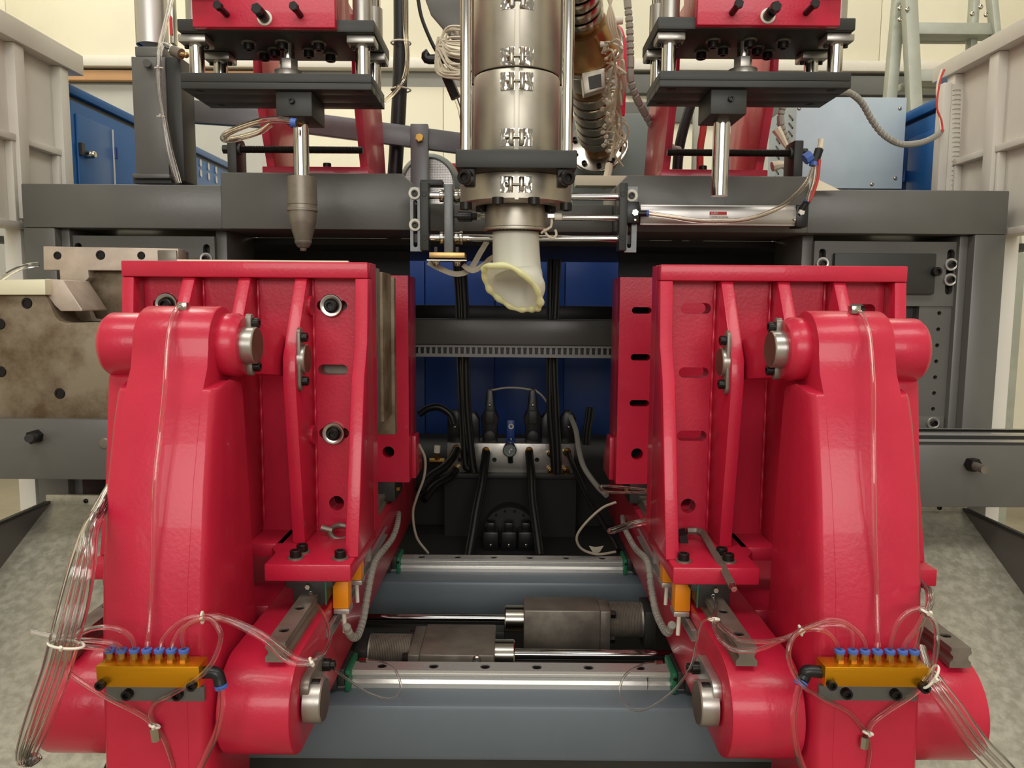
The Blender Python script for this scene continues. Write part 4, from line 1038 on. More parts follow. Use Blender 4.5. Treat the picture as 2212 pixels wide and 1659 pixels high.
ytube([(1841, 1412), (1843, 1400), (1843, 1380), (1834, 1358), (1810, 1351), (1777, 1353), (1736, 1362), (1700, 1377), (1656, 1397), (1619, 1406), (1582, 1402), (1553, 1377), (1542, 1344), (1547, 1307), (1541, 1288)],
      [PYm, 1.213, 1.212, 1.212, 1.215, 1.22, 1.225, 1.23, 1.24, 1.25, 1.26, 1.28, 1.33, 1.44, 1.48], label='clear tube from the second port of the right manifold drooping to the grease nipple', ties=((1729, 1362, 1.22, 1, 0.3, .008), (1542, 1338, 1.335, 0, 1, .009)))
ytube([(1867, 1412), (1869, 1402), (1868, 1388), (1854, 1366), (1824, 1344), (1788, 1340), (1755, 1351), (1729, 1362), (1711, 1380), (1703, 1410), (1711, 1446), (1736, 1483), (1784, 1513), (1832, 1538), (1857, 1564), (1872, 1586), (1879, 1623), (1872, 1665)],
      [PYm, 1.21, 1.205, 1.20, 1.195, 1.19, 1.185, 1.18, 1.175, 1.17, 1.17, 1.18, 1.215, 1.235, 1.242, 1.246, 1.25, 1.255], label='clear tube from the third port of the right manifold looping under its left end')
ytube([(1894, 1412), (1896, 1390), (1896, 1362), (1894, 1270), (1890, 1160), (1888, 1055), (1887, 935), (1887, 834), (1880, 734), (1873, 704), (1860, 676), (1848, 667)],
      [PYm, 1.215, 1.222, 1.236, 1.236, 1.234, 1.246, 1.265, 1.302, 1.315, 1.336, 1.364], label='clear tube running up the front of the right toggle lever')
ytube([(1921, 1412), (1923, 1400), (1927, 1380), (1938, 1347), (1960, 1323), (1986, 1314), (2000, 1318)], (PYm, 1.20), label='clear tube arching from the fifth port of the right manifold to the tie')
ytube([(1948, 1412), (1950, 1402), (1960, 1384), (1982, 1355), (1997, 1325)], (PYm, 1.20), label='clear tube slanting from the sixth port of the right manifold to the tie')
ytube([(1973, 1412), (1975, 1402), (1980, 1388), (1987, 1362), (2000, 1325)], (PYm, 1.20), label='clear tube from the seventh port of the right manifold to the tie')
rt = ytube([(2000, 1325), (2019, 1344), (2024, 1380), (2019, 1424), (2004, 1468), (1971, 1502), (1920, 1535), (1887, 1560), (1876, 1579)], [1.20, 1.19, 1.18, 1.18, 1.185, 1.215, 1.235, 1.24, 1.242],
      label='clear tube looping around the right end of the right manifold to the tee', ties=((1875, 1583, 1.242, 0.3, 1, .008), (2001, 1322, 1.20, 0.5, 1, .009)))
MB().cyl(PD(1868, 1592, 1.242), PD(1865, 1616, 1.242), 0.0068, n=6).build('tube_connector', 'nickel', rt)
for i in range(3):
    ytube([(1999+2*i, 1326), (2007+4*i-2, 1298), (2002+4*i, 1274), (1986, 1252+5*i), (1975, 1240)], [1.20, 1.21, 1.24, 1.30, 1.36], r=0.0036, m='clear_tube_pale', group='short clear tubes beside the right lever',
          label='short clear tube curling behind the right toggle lever, ' + ['innermost', 'middle', 'outermost'][i] + ' of three')
    ytube([(1984+3*i, 1400), (1996+4*i, 1440), (2006+12*i, 1476), (2040+15*i, 1527), (2090+17*i, 1601), (2140+18*i, 1655), (2190+18*i, 1710)], [1.26, 1.22, 1.19, 1.18, 1.17, 1.16, 1.16], r=0.0078, m='clear_tube_pale', group='thick clear hoses right of the right lever',
          label='thick clear hose running down to the lower right corner, ' + ['leftmost', 'middle', 'rightmost'][i] + ' of three', ties=((2010, 1462, 1.185, 1, -.6, .02),) if i == 1 else ())
ytube([(1727, 1480), (1718, 1520), (1714, 1564), (1722, 1623), (1737, 1665)], 1.208, r=0.0058, label='thicker clear hose hanging from the right manifold elbow', group='hoses from the manifold elbows')
ytube([(1418, 1432), (1389, 1435), (1352, 1457), (1340, 1487), (1349, 1520), (1374, 1535), (1407, 1527), (1448, 1498), (1477, 1465), (1496, 1432), (1507, 1380), (1518, 1344), (1538, 1335)],
      [1.66, 1.64, 1.60, 1.575, 1.55, 1.53, 1.50, 1.47, 1.44, 1.40, 1.36, 1.33, 1.32], r=0.0026, label='thin clear tube looping over the front rail at its right end')
MB().cyl(PD(1416, 1432, 1.66), PD(1430, 1430, 1.665), 0.005, n=6).build('tube_connector', 'nickel', CAR[1])
th = MB(); pts = [PD(1318, 1147, 1.78), PD(1333, 1143, 1.76), PD(1360, 1134, 1.74), PD(1392, 1127, 1.735), PD(1440, 1122, 1.74)]
th.tube(pts, 0.0075, n=16, cap=False)
th.lathe(pts[0], (-1, -0.1, -0.2), [(0.005, 0.0), (0.0075, 0), (0.0075, 0.001), (0.005, 0.001), (0.005, 0)], 16)
tag(th.build('hose_end', 'oil_tube'), 'cut open end of an amber clear hose beside the right clamp plate', 'hose')

ytube = _yt
# ------------------------------------------------------------------ cables along the carriages
def on_plane(u, v, a):
    q = P(u, v, 1.0); return P(u, v, a/abs(q.x))
def cable(pts, a, r, name, m, label, pitch):
    o = wrap_tube([on_plane(u, v, aa) for (u, v), aa in zip(pts, a if isinstance(a, (list, tuple)) else [a]*len(pts))], r, name, m, None, pitch)
    return tag(o, label, 'cable', 'spiral wrapped sensor cables')
cable([(861, 1108), (858, 1134), (846, 1165), (815, 1205), (803, 1237), (792, 1295), (784, 1340), (771, 1375), (757, 1372), (748, 1352)], [.362, .350, .345, .342, .340, .338, .335, .332, .332, .334], 0.0085, 'wrapped_cable', 'wrap_grey',
      'grey spiral wrapped cable along the inner face of the left carriage', 0.018)
cable([(1345, 1116), (1350, 1142), (1371, 1182), (1398, 1213), (1407, 1270), (1418, 1325), (1440, 1366), (1452, 1350)], [.362, .350, .345, .342, .338, .336, .333, .333], 0.0085, 'wrapped_cable', 'wrap_grey',
      'grey spiral wrapped cable along the inner face of the right carriage', 0.018)
ytube([(905, 960), (918, 990), (916, 1030), (900, 1075), (892, 1110), (900, 1160), (925, 1195)], (2.36, 2.5), r=0.0042, m='cable_beige', label='thin beige cable hanging beside the left carriage, rear', group='loose thin cables', name='thin_cable', cat='cable')
ytube([(1398, 1058), (1340, 1052), (1298, 1050), (1310, 1062), (1390, 1064), (1420, 1064)], 2.20, r=0.004, m='oil_tube', label='amber tube doubled over beside the right rear plate', group='loose thin cables', name='thin_tube', cat='hose')
ytube([(1330, 1085), (1300, 1098), (1265, 1130), (1246, 1160), (1256, 1185), (1290, 1197), (1330, 1192)], (2.25, 2.40), r=0.004, m='cable_beige', label='thin beige cable looping beside the right carriage, rear', group='loose thin cables', name='thin_cable', cat='cable')

# ------------------------------------------------------------------ loose tools
hk = thing('hex_key', 'steel L-shaped hex key lying on the right clamp plate foot', 'hex key')
q = [P(1484, 1147, 1.60), P(1503, 1147, 1.60), P(1514, 1150, 1.592), P(1523, 1160, 1.575), P(1551, 1208, 1.475), P(1582, 1266, 1.375)]
MB().tube(q, 0.0080, n=6, step=0.006).build('shaft', 'worn_steel', hk, sharp=30)
MB().cyl(q[-1], q[-1]+(q[-1]-q[-2]).normalized()*0.012, 0.0078, 0.006, n=6).build('ball_tip', 'chrome', hk)
MB().cyl(P(1465, 1163, 1.595), P(1482, 1160, 1.595), 0.020, n=6).build('bolt_head', 'black_oxide', hk)
le = thing('lifting_eye', 'worn steel lifting eye bolt lying on the left clamp plate foot', 'eye bolt')
c = P(735, 1150, 1.615)
MB().torus(c, (0.2, -0.55, 1), 0.021, 0.006, 24, 10).build('ring', 'worn_steel', le)
MB().cyl(P(718, 1146, 1.61), P(694, 1140, 1.61), 0.007, n=12).build('shank', 'worn_steel', le)

tag(MB().box(-0.70, -0.345, 1.612, 1.625, 0.0823, 0.0850).build('paper_strip', 'paper'), 'thin white strip lying along the top edge of the left clamp plate', 'strip')

# ================================================================== white guard frames left and right
def guard(s, a, zr0, zr1, yend, label):
    t = thing('guard_frame', label, 'guard frame', 'white machine guards')
    MB().box(a, a+0.085, 1.0, yend, zr0, zr1).build('top_rail', 'white_paint', t, s, bev=0.003)
    ys = (yend-0.07, yend-0.295, yend-0.62, yend-1.0)
    for y in ys:
        MB().box(a+0.012, a+0.058, y-0.046, y, 0.235, zr0).build('post', 'white_paint', t, s, bev=0.003)
    for y0, y1 in zip(ys[1:], ys[:-1]):
        MB().box(a+0.040, a+0.045, y0, y1-0.046, 0.47, zr0).build('panel', 'white_paint', t, s)
        MB().box(a+0.046, a+0.051, y0, y1-0.046, 0.225, 0.47).build('panel', 'white_paint', t, s)
        MB().box(a+0.020, a+0.05, y0, y1-0.046, 0.455, 0.475).build('cross_bar', 'white_paint', t, s, bev=0.002)
        MB().box(a+0.024, a+0.046, y1-0.062, y1-0.046, 0.225, 0.455).build('panel_fold', 'white_paint', t, s, bev=0.002)
    MB().box(a+0.010, a+0.07, yend-1.0, yend-0.07, 0.205, 0.225).build('bottom_rail', 'white_paint', t, s, bev=0.002)
    MB().box(a+0.025, a+0.075, FY+0.05, FY+0.10, FL, 0.21).build('leg', 'white_paint', t, s, bev=0.002)
    return t
gl = guard(-1, 1.42, 0.732, 0.796, 2.62, 'white sheet metal guard frame at the left edge, blue cabinet behind')
gr = guard(1, 1.40, 0.745, 0.795, 2.68, 'white sheet metal guard frame at the right edge with slotted cable duct')
# slotted duct standing at the right guard
cd = thing('cable_duct', 'upright grey slotted cable duct beside the right white guard', 'cable duct')
DY = 2.56
MB().pbox(2032, 178, 2050, 412, DY, 0.04).build('duct_side', 'white_paint', cd, bev=0.002)
MB().pbox(2050, 182, 2086, 412, DY+0.02, 0.02).build('duct_back', 'black_plastic', cd)
x0_, x1_ = P(2050, 297, DY).x, P(2086, 297, DY).x
z0_, z1_ = P(2068, 412, DY).z, P(2068, 182, DY).z
hs = []
for i in range(21):
    q = P(2067-0.15*i, 196+i*10.2, DY); w_ = 8*DY/FPX; h_ = 2.3*DY/FPX
    hs.append([(q.x-w_*1.25, q.z), (q.x-w_*.7, q.z-h_*.5), (q.x-w_*.5, q.z-h_), (q.x+w_, q.z-h_), (q.x+w_, q.z+h_), (q.x-w_*.5, q.z+h_), (q.x-w_*.7, q.z+h_*.5)])
MB().holed('y', [(x0_, z0_), (x1_, z0_), (x1_, z1_), (x0_, z1_)], hs, DY, DY+0.004).build('duct_face', 'white_paint', cd)
ytube([(2040, 150), (2030, 178), (2024, 230), (2034, 262), (2036, 285)], 2.36, r=0.003, m='cable_red', label='thin red wire hanging beside the cable duct', group='loose thin cables', name='thin_wire', cat='wire')
ytube([(2034, 150), (2024, 190), (2027, 240), (2032, 280)], 2.362, r=0.003, m='cable_cream', label='thin white wire hanging beside the cable duct', group='loose thin cables', name='thin_wire', cat='wire')
wl = wrap_tube([P(1750, 216, 2.10), P(1796, 202, 2.14), P(1830, 199, 2.25), P(1860, 220, 2.3), P(1885, 262, 2.34), P(1910, 292, 2.36), P(1945, 311, 2.40), P(1985, 309, 2.45), P(2018, 296, 2.50), P(2036, 280, 2.58)], 0.0095, 'wrapped_cable', 'wrap_grey', None, 0.016)
tag(wl, 'grey spiral wrapped cable swagged across the pale grey box, upper right', 'cable', 'spiral wrapped sensor cables')
wl = wrap_tube([P(1354, -10, 2.5), P(1360, 60, 2.5), P(1362, 130, 2.5), P(1362, 170, 2.5), P(1372, 205, 2.52), P(1390, 240, 2.55), P(1420, 290, 2.6), P(1450, 318, 2.62), P(1468, 325, 2.63)], 0.012, 'wrapped_cable', 'wrap_grey', None, 0.02)
tag(wl, 'thick grey spiral wrapped cable hanging right of the extruder barrel', 'cable', 'spiral wrapped sensor cables')
wl = wrap_tube([P(1692, 226, 2.5), P(1686, 255, 2.5), P(1692, 285, 2.5), P(1706, 318, 2.5), P(1710, 345, 2.5), P(1712, 388, 2.5), P(1712, 412, 2.5)], 0.011, 'wrapped_cable', 'wrap_grey', None, 0.016)
tag(wl, 'short grey spiral wrapped cable before the vented box side', 'cable', 'spiral wrapped sensor cables')

# ================================================================== cabinets behind
bc = thing('electrical_cabinet', 'blue steel cabinet with lock knob and vent holes, upper left', 'cabinet')
A = 1.487; ZT = 0.712
MB().box(-A-0.22, -A, 2.65, 4.2, 0.205, ZT-0.045).build('body', 'blue_paint', bc, bev=0.003)
MB().box(-A-0.22, -A+0.012, 2.63, 4.2, ZT-0.03, ZT).build('top_lip', 'blue_paint', bc, bev=0.004)
MB().box(-A-0.22, -A-0.006, 2.65, 4.2, ZT-0.045, ZT-0.03).build('lip_recess', 'black_plastic', bc)
dr = MB().box(-A, -A+0.008, 2.67, 2.90, 0.22, ZT-0.085).build('door', 'blue_paint', bc, bev=0.003)
MB().box(-A+0.008, -A+0.012, 2.898, 2.902, 0.40, ZT-0.09).build('door_edge', 'label_white', dr)
MB().lathe((-A+0.008, 2.72, 0.50), (1, 0, 0), [(0, 0), (.014, 0), (.014, .02), (.010, .03), (0, .032)], 18).build('lock_knob', 'nickel', dr)
MB().box(-A+0.008, -A+0.02, 2.672, 2.69, 0.49, 0.53).build('latch', 'black_plastic', dr)
for zz in (0.38, 0.52): MB().cyl((-A+0.012, 2.91, zz), (-A+0.012, 2.91, zz+0.04), 0.008).build('hinge', 'blue_dark', dr)
for r in range(2):
    for c in range(3):
        y = 3.72+c*0.095; z = 0.648-r*0.048
        place('vent_hole', shared('vent_hole', 'label_white', lambda q: q.holed('z', stadium(0, 0, 0.6, 0.8), [stadium(0, 0, 0.55, 0.7)], 0, 0.2).box(-1.1, 1.1, -0.6, 0.6, 0.02, 0.1)), bc, (-A+0.001, y, z), (1, 0, 0), 0.0125)
bc = thing('electrical_cabinet', 'blue steel cabinet partly hidden behind the pale grey box, upper right', 'cabinet')
A = 1.43
MB().box(A, A+0.28, 2.65, 3.47, 0.205, 0.655).build('body', 'blue_paint', bc, bev=0.003)
MB().box(A-0.012, A+0.28, 2.63, 3.47, 0.665, 0.70).build('top_lip', 'blue_paint', bc, bev=0.004)
MB().box(A+0.005, A+0.28, 2.66, 3.47, 0.655, 0.665).build('lip_recess', 'black_plastic', bc)
dr = MB().box(A-0.008, A, 2.66, 2.86, 0.22, 0.60).build('door', 'blue_paint', bc, bev=0.003)
for zz in (0.30, 0.45): MB().cyl((A-0.012, 2.87, zz), (A-0.012, 2.87, zz+0.04), 0.008).build('hinge', 'blue_dark', dr)
pb = thing('control_box', 'pale grey sheet metal box with slanted vent slots on its side, upper right', 'control box')
x0, x1 = P(1719, 300, 2.8).x, P(1949, 300, 2.8).x
zt, zb2 = P(1830, 214, 2.8).z, P(1830, 408, 2.8).z
MB().box(x0+0.002, x1, 2.802, 3.1, zb2, zt-0.002).build('body', 'pale_box', pb)
f = MB().box(x0-0.004, x1+0.004, 2.79, 2.802, zb2, zt+0.004).build('front_cover', 'pale_box', pb, bev=0.002)
for (u, v) in ((1726, 234), (1944, 234), (1723, 309), (1934, 385), (1883, 398)): button(f, P(u, v, 2.79), (0, -1, 0), 0.007)
for r in range(13):
    for c in (2.86, 2.99):
        z = zt-0.05-r*0.028
        MB().prism([(c-0.022, z-0.012), (c-0.018, z-0.016), (c+0.022, z+0.010), (c+0.018, z+0.014)], 'x', x0-0.0015, x0+0.003).build('vent_slot', 'black_plastic', pb)
MB().box(x0+0.2, x1-0.2, 2.82, 3.05, 0.205, zb2).build('pedestal', 'dark_plate', pb)

# ------------------------------------------------------------------ post with cylinder, upper left
po = thing('cylinder_post', 'grey steel post with silver cylinder on top, left of the blow pin press', 'post')
MB().pbox(288, 122, 361, 378, 2.42, 0.10).build('post', 'grey_paint', po, bev=0.003)
MB().box(P(361, 250, 2.42).x, P(361, 250, 2.42).x+0.045, 2.424, 2.52, P(340, 390, 2.42).z, P(340, 122, 2.42).z).build('post_side', 'dark_plate', po, bev=0.002)
MB().pbox(291, 100, 352, 122, 2.44, 0.08).build('cap', 'grey_paint', po, bev=0.003)
MB().pbox(284, 375, 366, 385, 2.38, 0.15).build('base_flange', 'grey_paint', po, bev=0.004)
MB().pbox(288, 385, 370, 396, 2.40, 0.14).build('base_pad', 'dark_plate', po)
MB().cyl(P(317, 136, 2.42), P(317, 136, 2.39), 0.011).build('pivot_stub', 'grey_paint', po)
p = P(330, 100, 2.48); MB().cyl((p.x, 2.48, p.z), (p.x, 2.48, p.z+0.6), 0.047, n=28).build('cylinder', 'aluminium', po)
for u in (299, 373): q = P(u, 60, 2.46); MB().box(q.x-0.006, q.x+0.006, 2.45, 2.48, p.z, p.z+0.6).build('tie_rod', 'nickel', po, bev=0.002)
MB().pbox(366, 35, 371, 75, 2.44, 0.004).build('red_mark', 'label_red', po)
MB().cyl(P(374, 110, 2.40), P(392, 117, 2.39), 0.016).build('valve', 'worn_steel', po)
MB().cyl(P(390, 117, 2.39), P(402, 119, 2.39), 0.008).sphere(P(402, 119, 2.39), 0.009).build('valve_knob', 'copper', po)
for i, (pts, lab) in enumerate((([(372, -8), (358, 50), (346, 100), (342, 140), (343, 190), (350, 240), (362, 320), (378, 380), (385, 396)], 'long clear hose hanging down the post, left strand'),
                                ([(365, 98), (352, 96), (345, 115), (344, 145), (346, 195), (354, 245), (368, 320), (384, 380), (388, 396)], 'clear hose from the valve down the post, right strand'))):
    ytube(pts, 2.38, r=0.0068, m='clear_tube_pale', label=lab, group='clear hoses on the upper left post', ties=((343, 147, 2.38, 0, 1, .012), (348, 252, 2.38, 0, 1, .012)) if i == 0 else ())

# ------------------------------------------------------------------ slanting lever bar behind the press
lb = thing('lever_bar', 'slanting grey flat bar with upright bracket and yellow bolt, behind the head', 'lever bar')
MB().pprism([(380, 212), (560, 228), (1010, 288), (1010, 333), (560, 274), (380, 262)], 2.72, 0.03).build('bar', 'bar_grey', lb, bev=0.003)
MB().pbox(887, 267, 925, 530, 2.69, 0.03).build('bracket', 'bar_grey', lb, bev=0.003)
hexbolt(lb, P(907, 299, 2.69), (0, -1, 0), 0.014, m='brass')

# ------------------------------------------------------------------ motor with fan cowl
mt = thing('fan_motor', 'grey electric motor with perforated fan cowl behind the beam', 'motor')
mc = P(926, 396, 2.80); R = 0.11
MB().lathe(mc, (0, 1, 0), [(R*.78, 0), (R*.84, 0.0), (R, 0.03), (R, 0.3), (0, 0.3)], 40).build('cowl', 'motor_grey', mt)
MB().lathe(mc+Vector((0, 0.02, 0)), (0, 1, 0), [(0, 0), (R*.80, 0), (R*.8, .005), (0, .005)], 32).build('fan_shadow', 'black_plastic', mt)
g = MB()
n = 15
for i in range(-n, n+1):
    o_ = i*R*0.78/n; h = math.sqrt(max(0, (R*.79)**2-o_**2))
    g.box(mc.x+o_-0.0017, mc.x+o_+0.0017, 2.801, 2.804, mc.z-h, mc.z+h)
    g.box(mc.x-h, mc.x+h, 2.800, 2.803, mc.z+o_-0.0017, mc.z+o_+0.0017)
g.build('grille', 'aluminium', mt)
MB().box(mc.x-0.06, mc.x+0.06, 2.85, 3.0, 0.205, mc.z-0.06).build('motor_foot', 'motor_grey', mt)
tag(MB().pprism([(975, 352), (1060, 352), (1060, 410), (985, 410), (972, 380)], 3.05, 0.12).build('red_housing', 'red_paint', bev=0.004), 'red painted housing edge peeking out beside the motor cowl', 'housing')

# ------------------------------------------------------------------ inclined extruder barrel with heater bands
eb = thing('extruder_barrel', 'inclined heater-banded extruder barrel with tangled cream wires, right of the head', 'extruder barrel')
B0, B1 = P(1292, 310, 3.0), P(1243, -40, 2.25)
ax = (B1-B0); LB = ax.length; axn = ax.normalized()
def bpt(t): return B0+ax*t
MB().lathe(B0-axn*0.03, axn, [(0, 0), (0.112, 0), (0.112, 0.022), (0, 0.022)], 48).build('flange', 'nickel', eb, bev=0.002)
qf = unit_frame(axn)
for i in range(10):
    a = 2*math.pi*i/10+0.2
    socket(eb, B0-axn*0.008+qf @ Vector((0.094*math.cos(a), 0.094*math.sin(a), 0)), axn, 0.010)
MB().cyl(B0-axn*0.02, bpt(1.34), 0.055, n=28).build('barrel_core', 'copper', eb)
ts = [0.06, 0.12, 0.185, 0.25, 0.315, 0.38]
for i, t in enumerate(ts):
    MB().lathe(bpt(t), axn, [(0.05, 0), (0.066, 0), (0.070, 0.004), (0.070, 0.040), (0.066, 0.044), (0.05, 0.044)], 36).build('heater_band', 'heater_steel', eb)
    MB().torus(bpt(t)+axn*0.047, axn, 0.0685, 0.003, 30, 6).build('band_strap', 'hammered', eb)
MB().lathe(bpt(0.50), axn, [(0, 0), (0.075, 0), (0.08, 0.01), (0.08, 0.10), (0, 0.10)], 36).build('feed_collar', 'heater_steel', eb)
o = MB().pprism([(1257, 158), (1306, 146), (1308, 190), (1262, 204)], 2.42, 0.05).build('terminal_cover', 'heater_steel', eb, bev=0.003)
MB().pprism([(1271, 166), (1298, 159), (1300, 186), (1274, 193)], 2.415, 0.006).build('cover_window', 'dark_plate', o)
MB().lathe(bpt(0.66), axn, [(0, 0), (0.110, 0), (0.112, 0.004), (0.112, 0.03), (0.104, 0.036), (0.075, 0.11), (0.072, 0.12), (0, 0.12)], 40).build('copper_cone', 'copper', eb)
MB().torus(bpt(0.66)+axn*0.012, axn, 0.113, 0.008, 40, 8).build('cone_strap', 'hammered', eb)
for t in (0.84, 0.89, 0.94, 0.99, 1.04, 1.09, 1.14, 1.19):
    MB().lathe(bpt(t), axn, [(0.05, 0), (0.068, 0), (0.070, 0.003), (0.070, 0.034), (0.05, 0.036)], 32).build('heater_band', 'nickel', eb)
rnd = random.Random(3)
for i in range(24):
    v0 = 96+i*10; u0 = 1302+rnd.uniform(-6, 8)+0.03*(v0-100)
    Y0 = 2.40+(v0-95)/240*0.48
    ue = 1340+rnd.uniform(-16, 14); ve = v0+rnd.uniform(-34, 40)
    bow = rnd.uniform(-26, 26)
    MB().ptube([(u0, v0, Y0-0.02), (u0+12+rnd.uniform(-4, 8), v0-8+bow*.5, Y0-0.05-rnd.uniform(0, .05)), (ue, v0+bow, Y0-0.07-rnd.uniform(0, .06)), (ue+rnd.uniform(-14, 6), (v0+ve)/2+18, Y0-0.06), (1334+rnd.uniform(-14, 12), ve+40, Y0-0.03)], 0.0034, n=6).build('heater_wire', 'cable_cream', eb)
    c = P(u0+rnd.uniform(-4, 4), v0, Y0-0.03)
    MB().cyl(c, c+Vector((rnd.uniform(-.01, .02), -0.006, rnd.uniform(-.015, .015))), 0.009, 0.0065, n=8).build('ceramic_cap', 'white_plastic', eb, bev=0.001)
for k in range(4):
    MB().ptube([(1322-k*3, -5, 2.35), (1312+k*5, 40, 2.36), (1320+k*4, 70, 2.38), (1338+k*2, 110, 2.42), (1350-k*3, 160, 2.45), (1346-k*4, 205, 2.5), (1334-k, 250, 2.6), (1330+k, 290, 2.7), (1318, 350, 2.72)], 0.0040, n=6).build('heater_wire', 'cable_cream', eb)
MB().cyl(P(1318, 46, 2.38), P(1345, 44, 2.38), 0.011).build('ceramic_plug', 'white_plastic', eb)
MB().ptube([(1317, 352, 2.70), (1312, 380, 2.68), (1303, 405, 2.66)], 0.013).build('wire_sleeve', 'paper', eb)
MB().ptube([(1318, 349, 2.70), (1317, 355, 2.70)], 0.0145).build('sleeve_band', 'black_plastic', eb)
gb = tag(MB().pprism([(1236, 250), (1258, 246), (1404, 244), (1404, 547), (1236, 547)], 3.12, 0.25).build('gearbox', 'motor_grey', bev=0.006), 'blue-grey gearbox casing behind the extruder barrel flange', 'gearbox')
tag(MB().pbox(1244, 379, 1395, 401, 2.53, 0.06).build('cable_tray', 'paper', bev=0.002), 'cream flat strip lying on the beam behind the die', 'strip')
# red brace behind
tag(MB().pprism([(1318, 40), (1345, 60), (1358, 100), (1350, 250), (1330, 250), (1335, 130)], 2.9, 0.03).build('red_brace', 'red_paint', bev=0.003), 'red bracing plate behind the tangled heater wires', 'brace')

# ------------------------------------------------------------------ hoses and fittings left of the head
hp = thing('hose_pack', 'black vertical hose pack with pinkish clear tubes tied to it, left of the head', 'hose')
MB().ptube([(866, -10, 2.8), (866, 100, 2.8), (862, 220, 2.8), (856, 330, 2.8), (852, 400, 2.8), (852, 531, 2.8)], 0.026, n=14).build('hose', 'rubber', hp)
for k in range(3):
    MB().ptube([(872+k*3, -10, 2.76), (873+k*3, 60, 2.75), (878+k*2, 120, 2.74), (872+k*3, 165, 2.74), (853+k*3, 195, 2.73), (828+k*3, 220, 2.72)], 0.0042, n=8).build('clear_tube', 'oil_tube', hp)
for v in (93, 194): MB().torus(P(866, v, 2.79), (0, 0, 1), 0.034, 0.003).build('cable_tie', 'white_plastic', hp)
ytube([(902, -8), (910, 35), (925, 75), (940, 106), (950, 120)], 2.5, r=0.006, m='rubber', label='thin black cable hanging down to the black elbow left of the head', group='loose thin cables', name='thin_cable', cat='cable')
tag(MB().pprism([(908, -30), (1010, -30), (1010, 98), (975, 83), (930, 30)], 2.7, 0.02).build('hopper_sheet', 'grey_paint', bev=0.004), 'dark grey slanted sheet at the top left of the head', 'sheet')
fx = thing('air_fitting', 'black elbow and speed controller with blue collar, left of the head', 'fitting')
MB().ptube([(1024, 127, 1.99), (1000, 127, 2.1), (975, 127, 2.18), (960, 127, 2.2), (935, 128, 2.2), (922, 127, 2.2), (920, 119, 2.2), (926, 114, 2.2)], 0.013, n=12).build('elbow', 'black_plastic', fx)
MB().cyl(P(945, 127, 2.2), P(951, 127, 2.2), 0.0145).build('brass_ring', 'brass', fx)
MB().cyl(P(950, 140, 2.2), P(961, 157, 2.2), 0.009).build('clear_stub', 'clear_tube', fx)
MB().cyl(P(960, 156, 2.2), P(966, 168, 2.2), 0.0125).build('collar', 'blue_plastic', fx)
MB().ptube([(965, 165, 2.2), (975, 188, 2.2), (985, 212, 2.2)], 0.014).build('controller', 'black_plastic', fx)
MB().ptube([(985, 212, 2.2), (993, 235, 2.2), (998, 260, 2.2)], 0.006).build('hose_tail', 'clear_tube', fx)
wb_ = thing('wire_bundle', 'tangle of cream heater wires left of the head', 'wires')
for i in range(16):
    v0 = 60+i*7
    MB().ptube([(1026, v0, 1.985), (978-rnd.uniform(0, 10), v0-6+rnd.uniform(-8, 8), 2.12), (950+rnd.uniform(-6, 14), 95+rnd.uniform(-18, 18), 2.14), (945+rnd.uniform(-5, 6), 130+rnd.uniform(-5, 15), 2.15), (965+rnd.uniform(-8, 8), 160+rnd.uniform(-8, 8), 2.14), (1026, 165+rnd.uniform(-15, 15), 1.985)], 0.0032, n=6).build('wire', 'cable_cream', wb_)
MB().pbox(975, 60, 990, 76, 2.12, 0.02).build('ceramic_plug', 'white_plastic', wb_)

# blow pin air hose, upper left
ytube([(634, 262), (600, 258), (560, 262), (520, 275), (492, 288), (482, 298), (490, 302), (520, 297), (560, 285), (585, 268)], [1.87, 1.86, 1.86, 1.87, 1.89, 1.91, 1.93, 1.94, 1.95, 1.96], r=0.0075, m='oil_tube', label='looped clear hose plugged into the left blow pin', group='blow pin hoses')
MB().cyl(P(628, 264, 1.87), P(640, 266, 1.87), 0.0105).build('push_collar', 'blue_plastic', BU[-1])
MB().cyl(P(640, 266, 1.87), P(648, 268, 1.88), 0.008).build('push_fitting', 'brass', BU[-1])
# air hoses and tee at the right adjusting screw
ft = thing('tee_fitting', 'black and blue push-in tee fitting at the right adjusting screw', 'fitting')
MB().ptube([(1738, 345, 2.12), (1752, 336, 2.12)], 0.015).build('side_plug', 'blue_plastic', ft)
MB().ptube([(1770, 322, 2.12), (1764, 340, 2.12), (1760, 352, 2.12)], 0.0115).build('tee_body', 'black_plastic', ft)
MB().cyl(P(1760, 350, 2.12), P(1757, 359, 2.12), 0.012).build('collar', 'blue_plastic', ft)
MB().cyl(P(1771, 320, 2.12), P(1774, 300, 2.12), 0.007).build('stub', 'paper', ft)
ytube([(1758, 358), (1745, 390), (1720, 420), (1680, 450), (1620, 472), (1560, 478), (1500, 476), (1450, 468), (1401, 461)], [2.11, 2.10, 2.09, 2.085, 2.08, 2.08, 2.085, 2.095, 2.10], r=0.0062, m='oil_tube', label='clear hose sweeping across the silver air cylinder', group='air cylinder hoses')
ytube([(1762, 358), (1758, 390), (1750, 415), (1745, 434)], 2.10, r=0.0055, m='oil_tube', label='short clear hose from the tee to the right cylinder cap', group='air cylinder hoses')
ytube([(1770, 345), (1766, 385), (1756, 418), (1748, 436)], 2.11, r=0.0045, m='cable_red', label='thin reddish tube beside the hose to the cylinder cap', group='air cylinder hoses')
tag(MB().pprism([(1752, 412), (1758, 385), (1768, 388), (1815, 411)], 2.19, 0.004).build('paper_scrap', 'paper'), 'torn cream paper scrap on the beam below the pale box', 'paper')
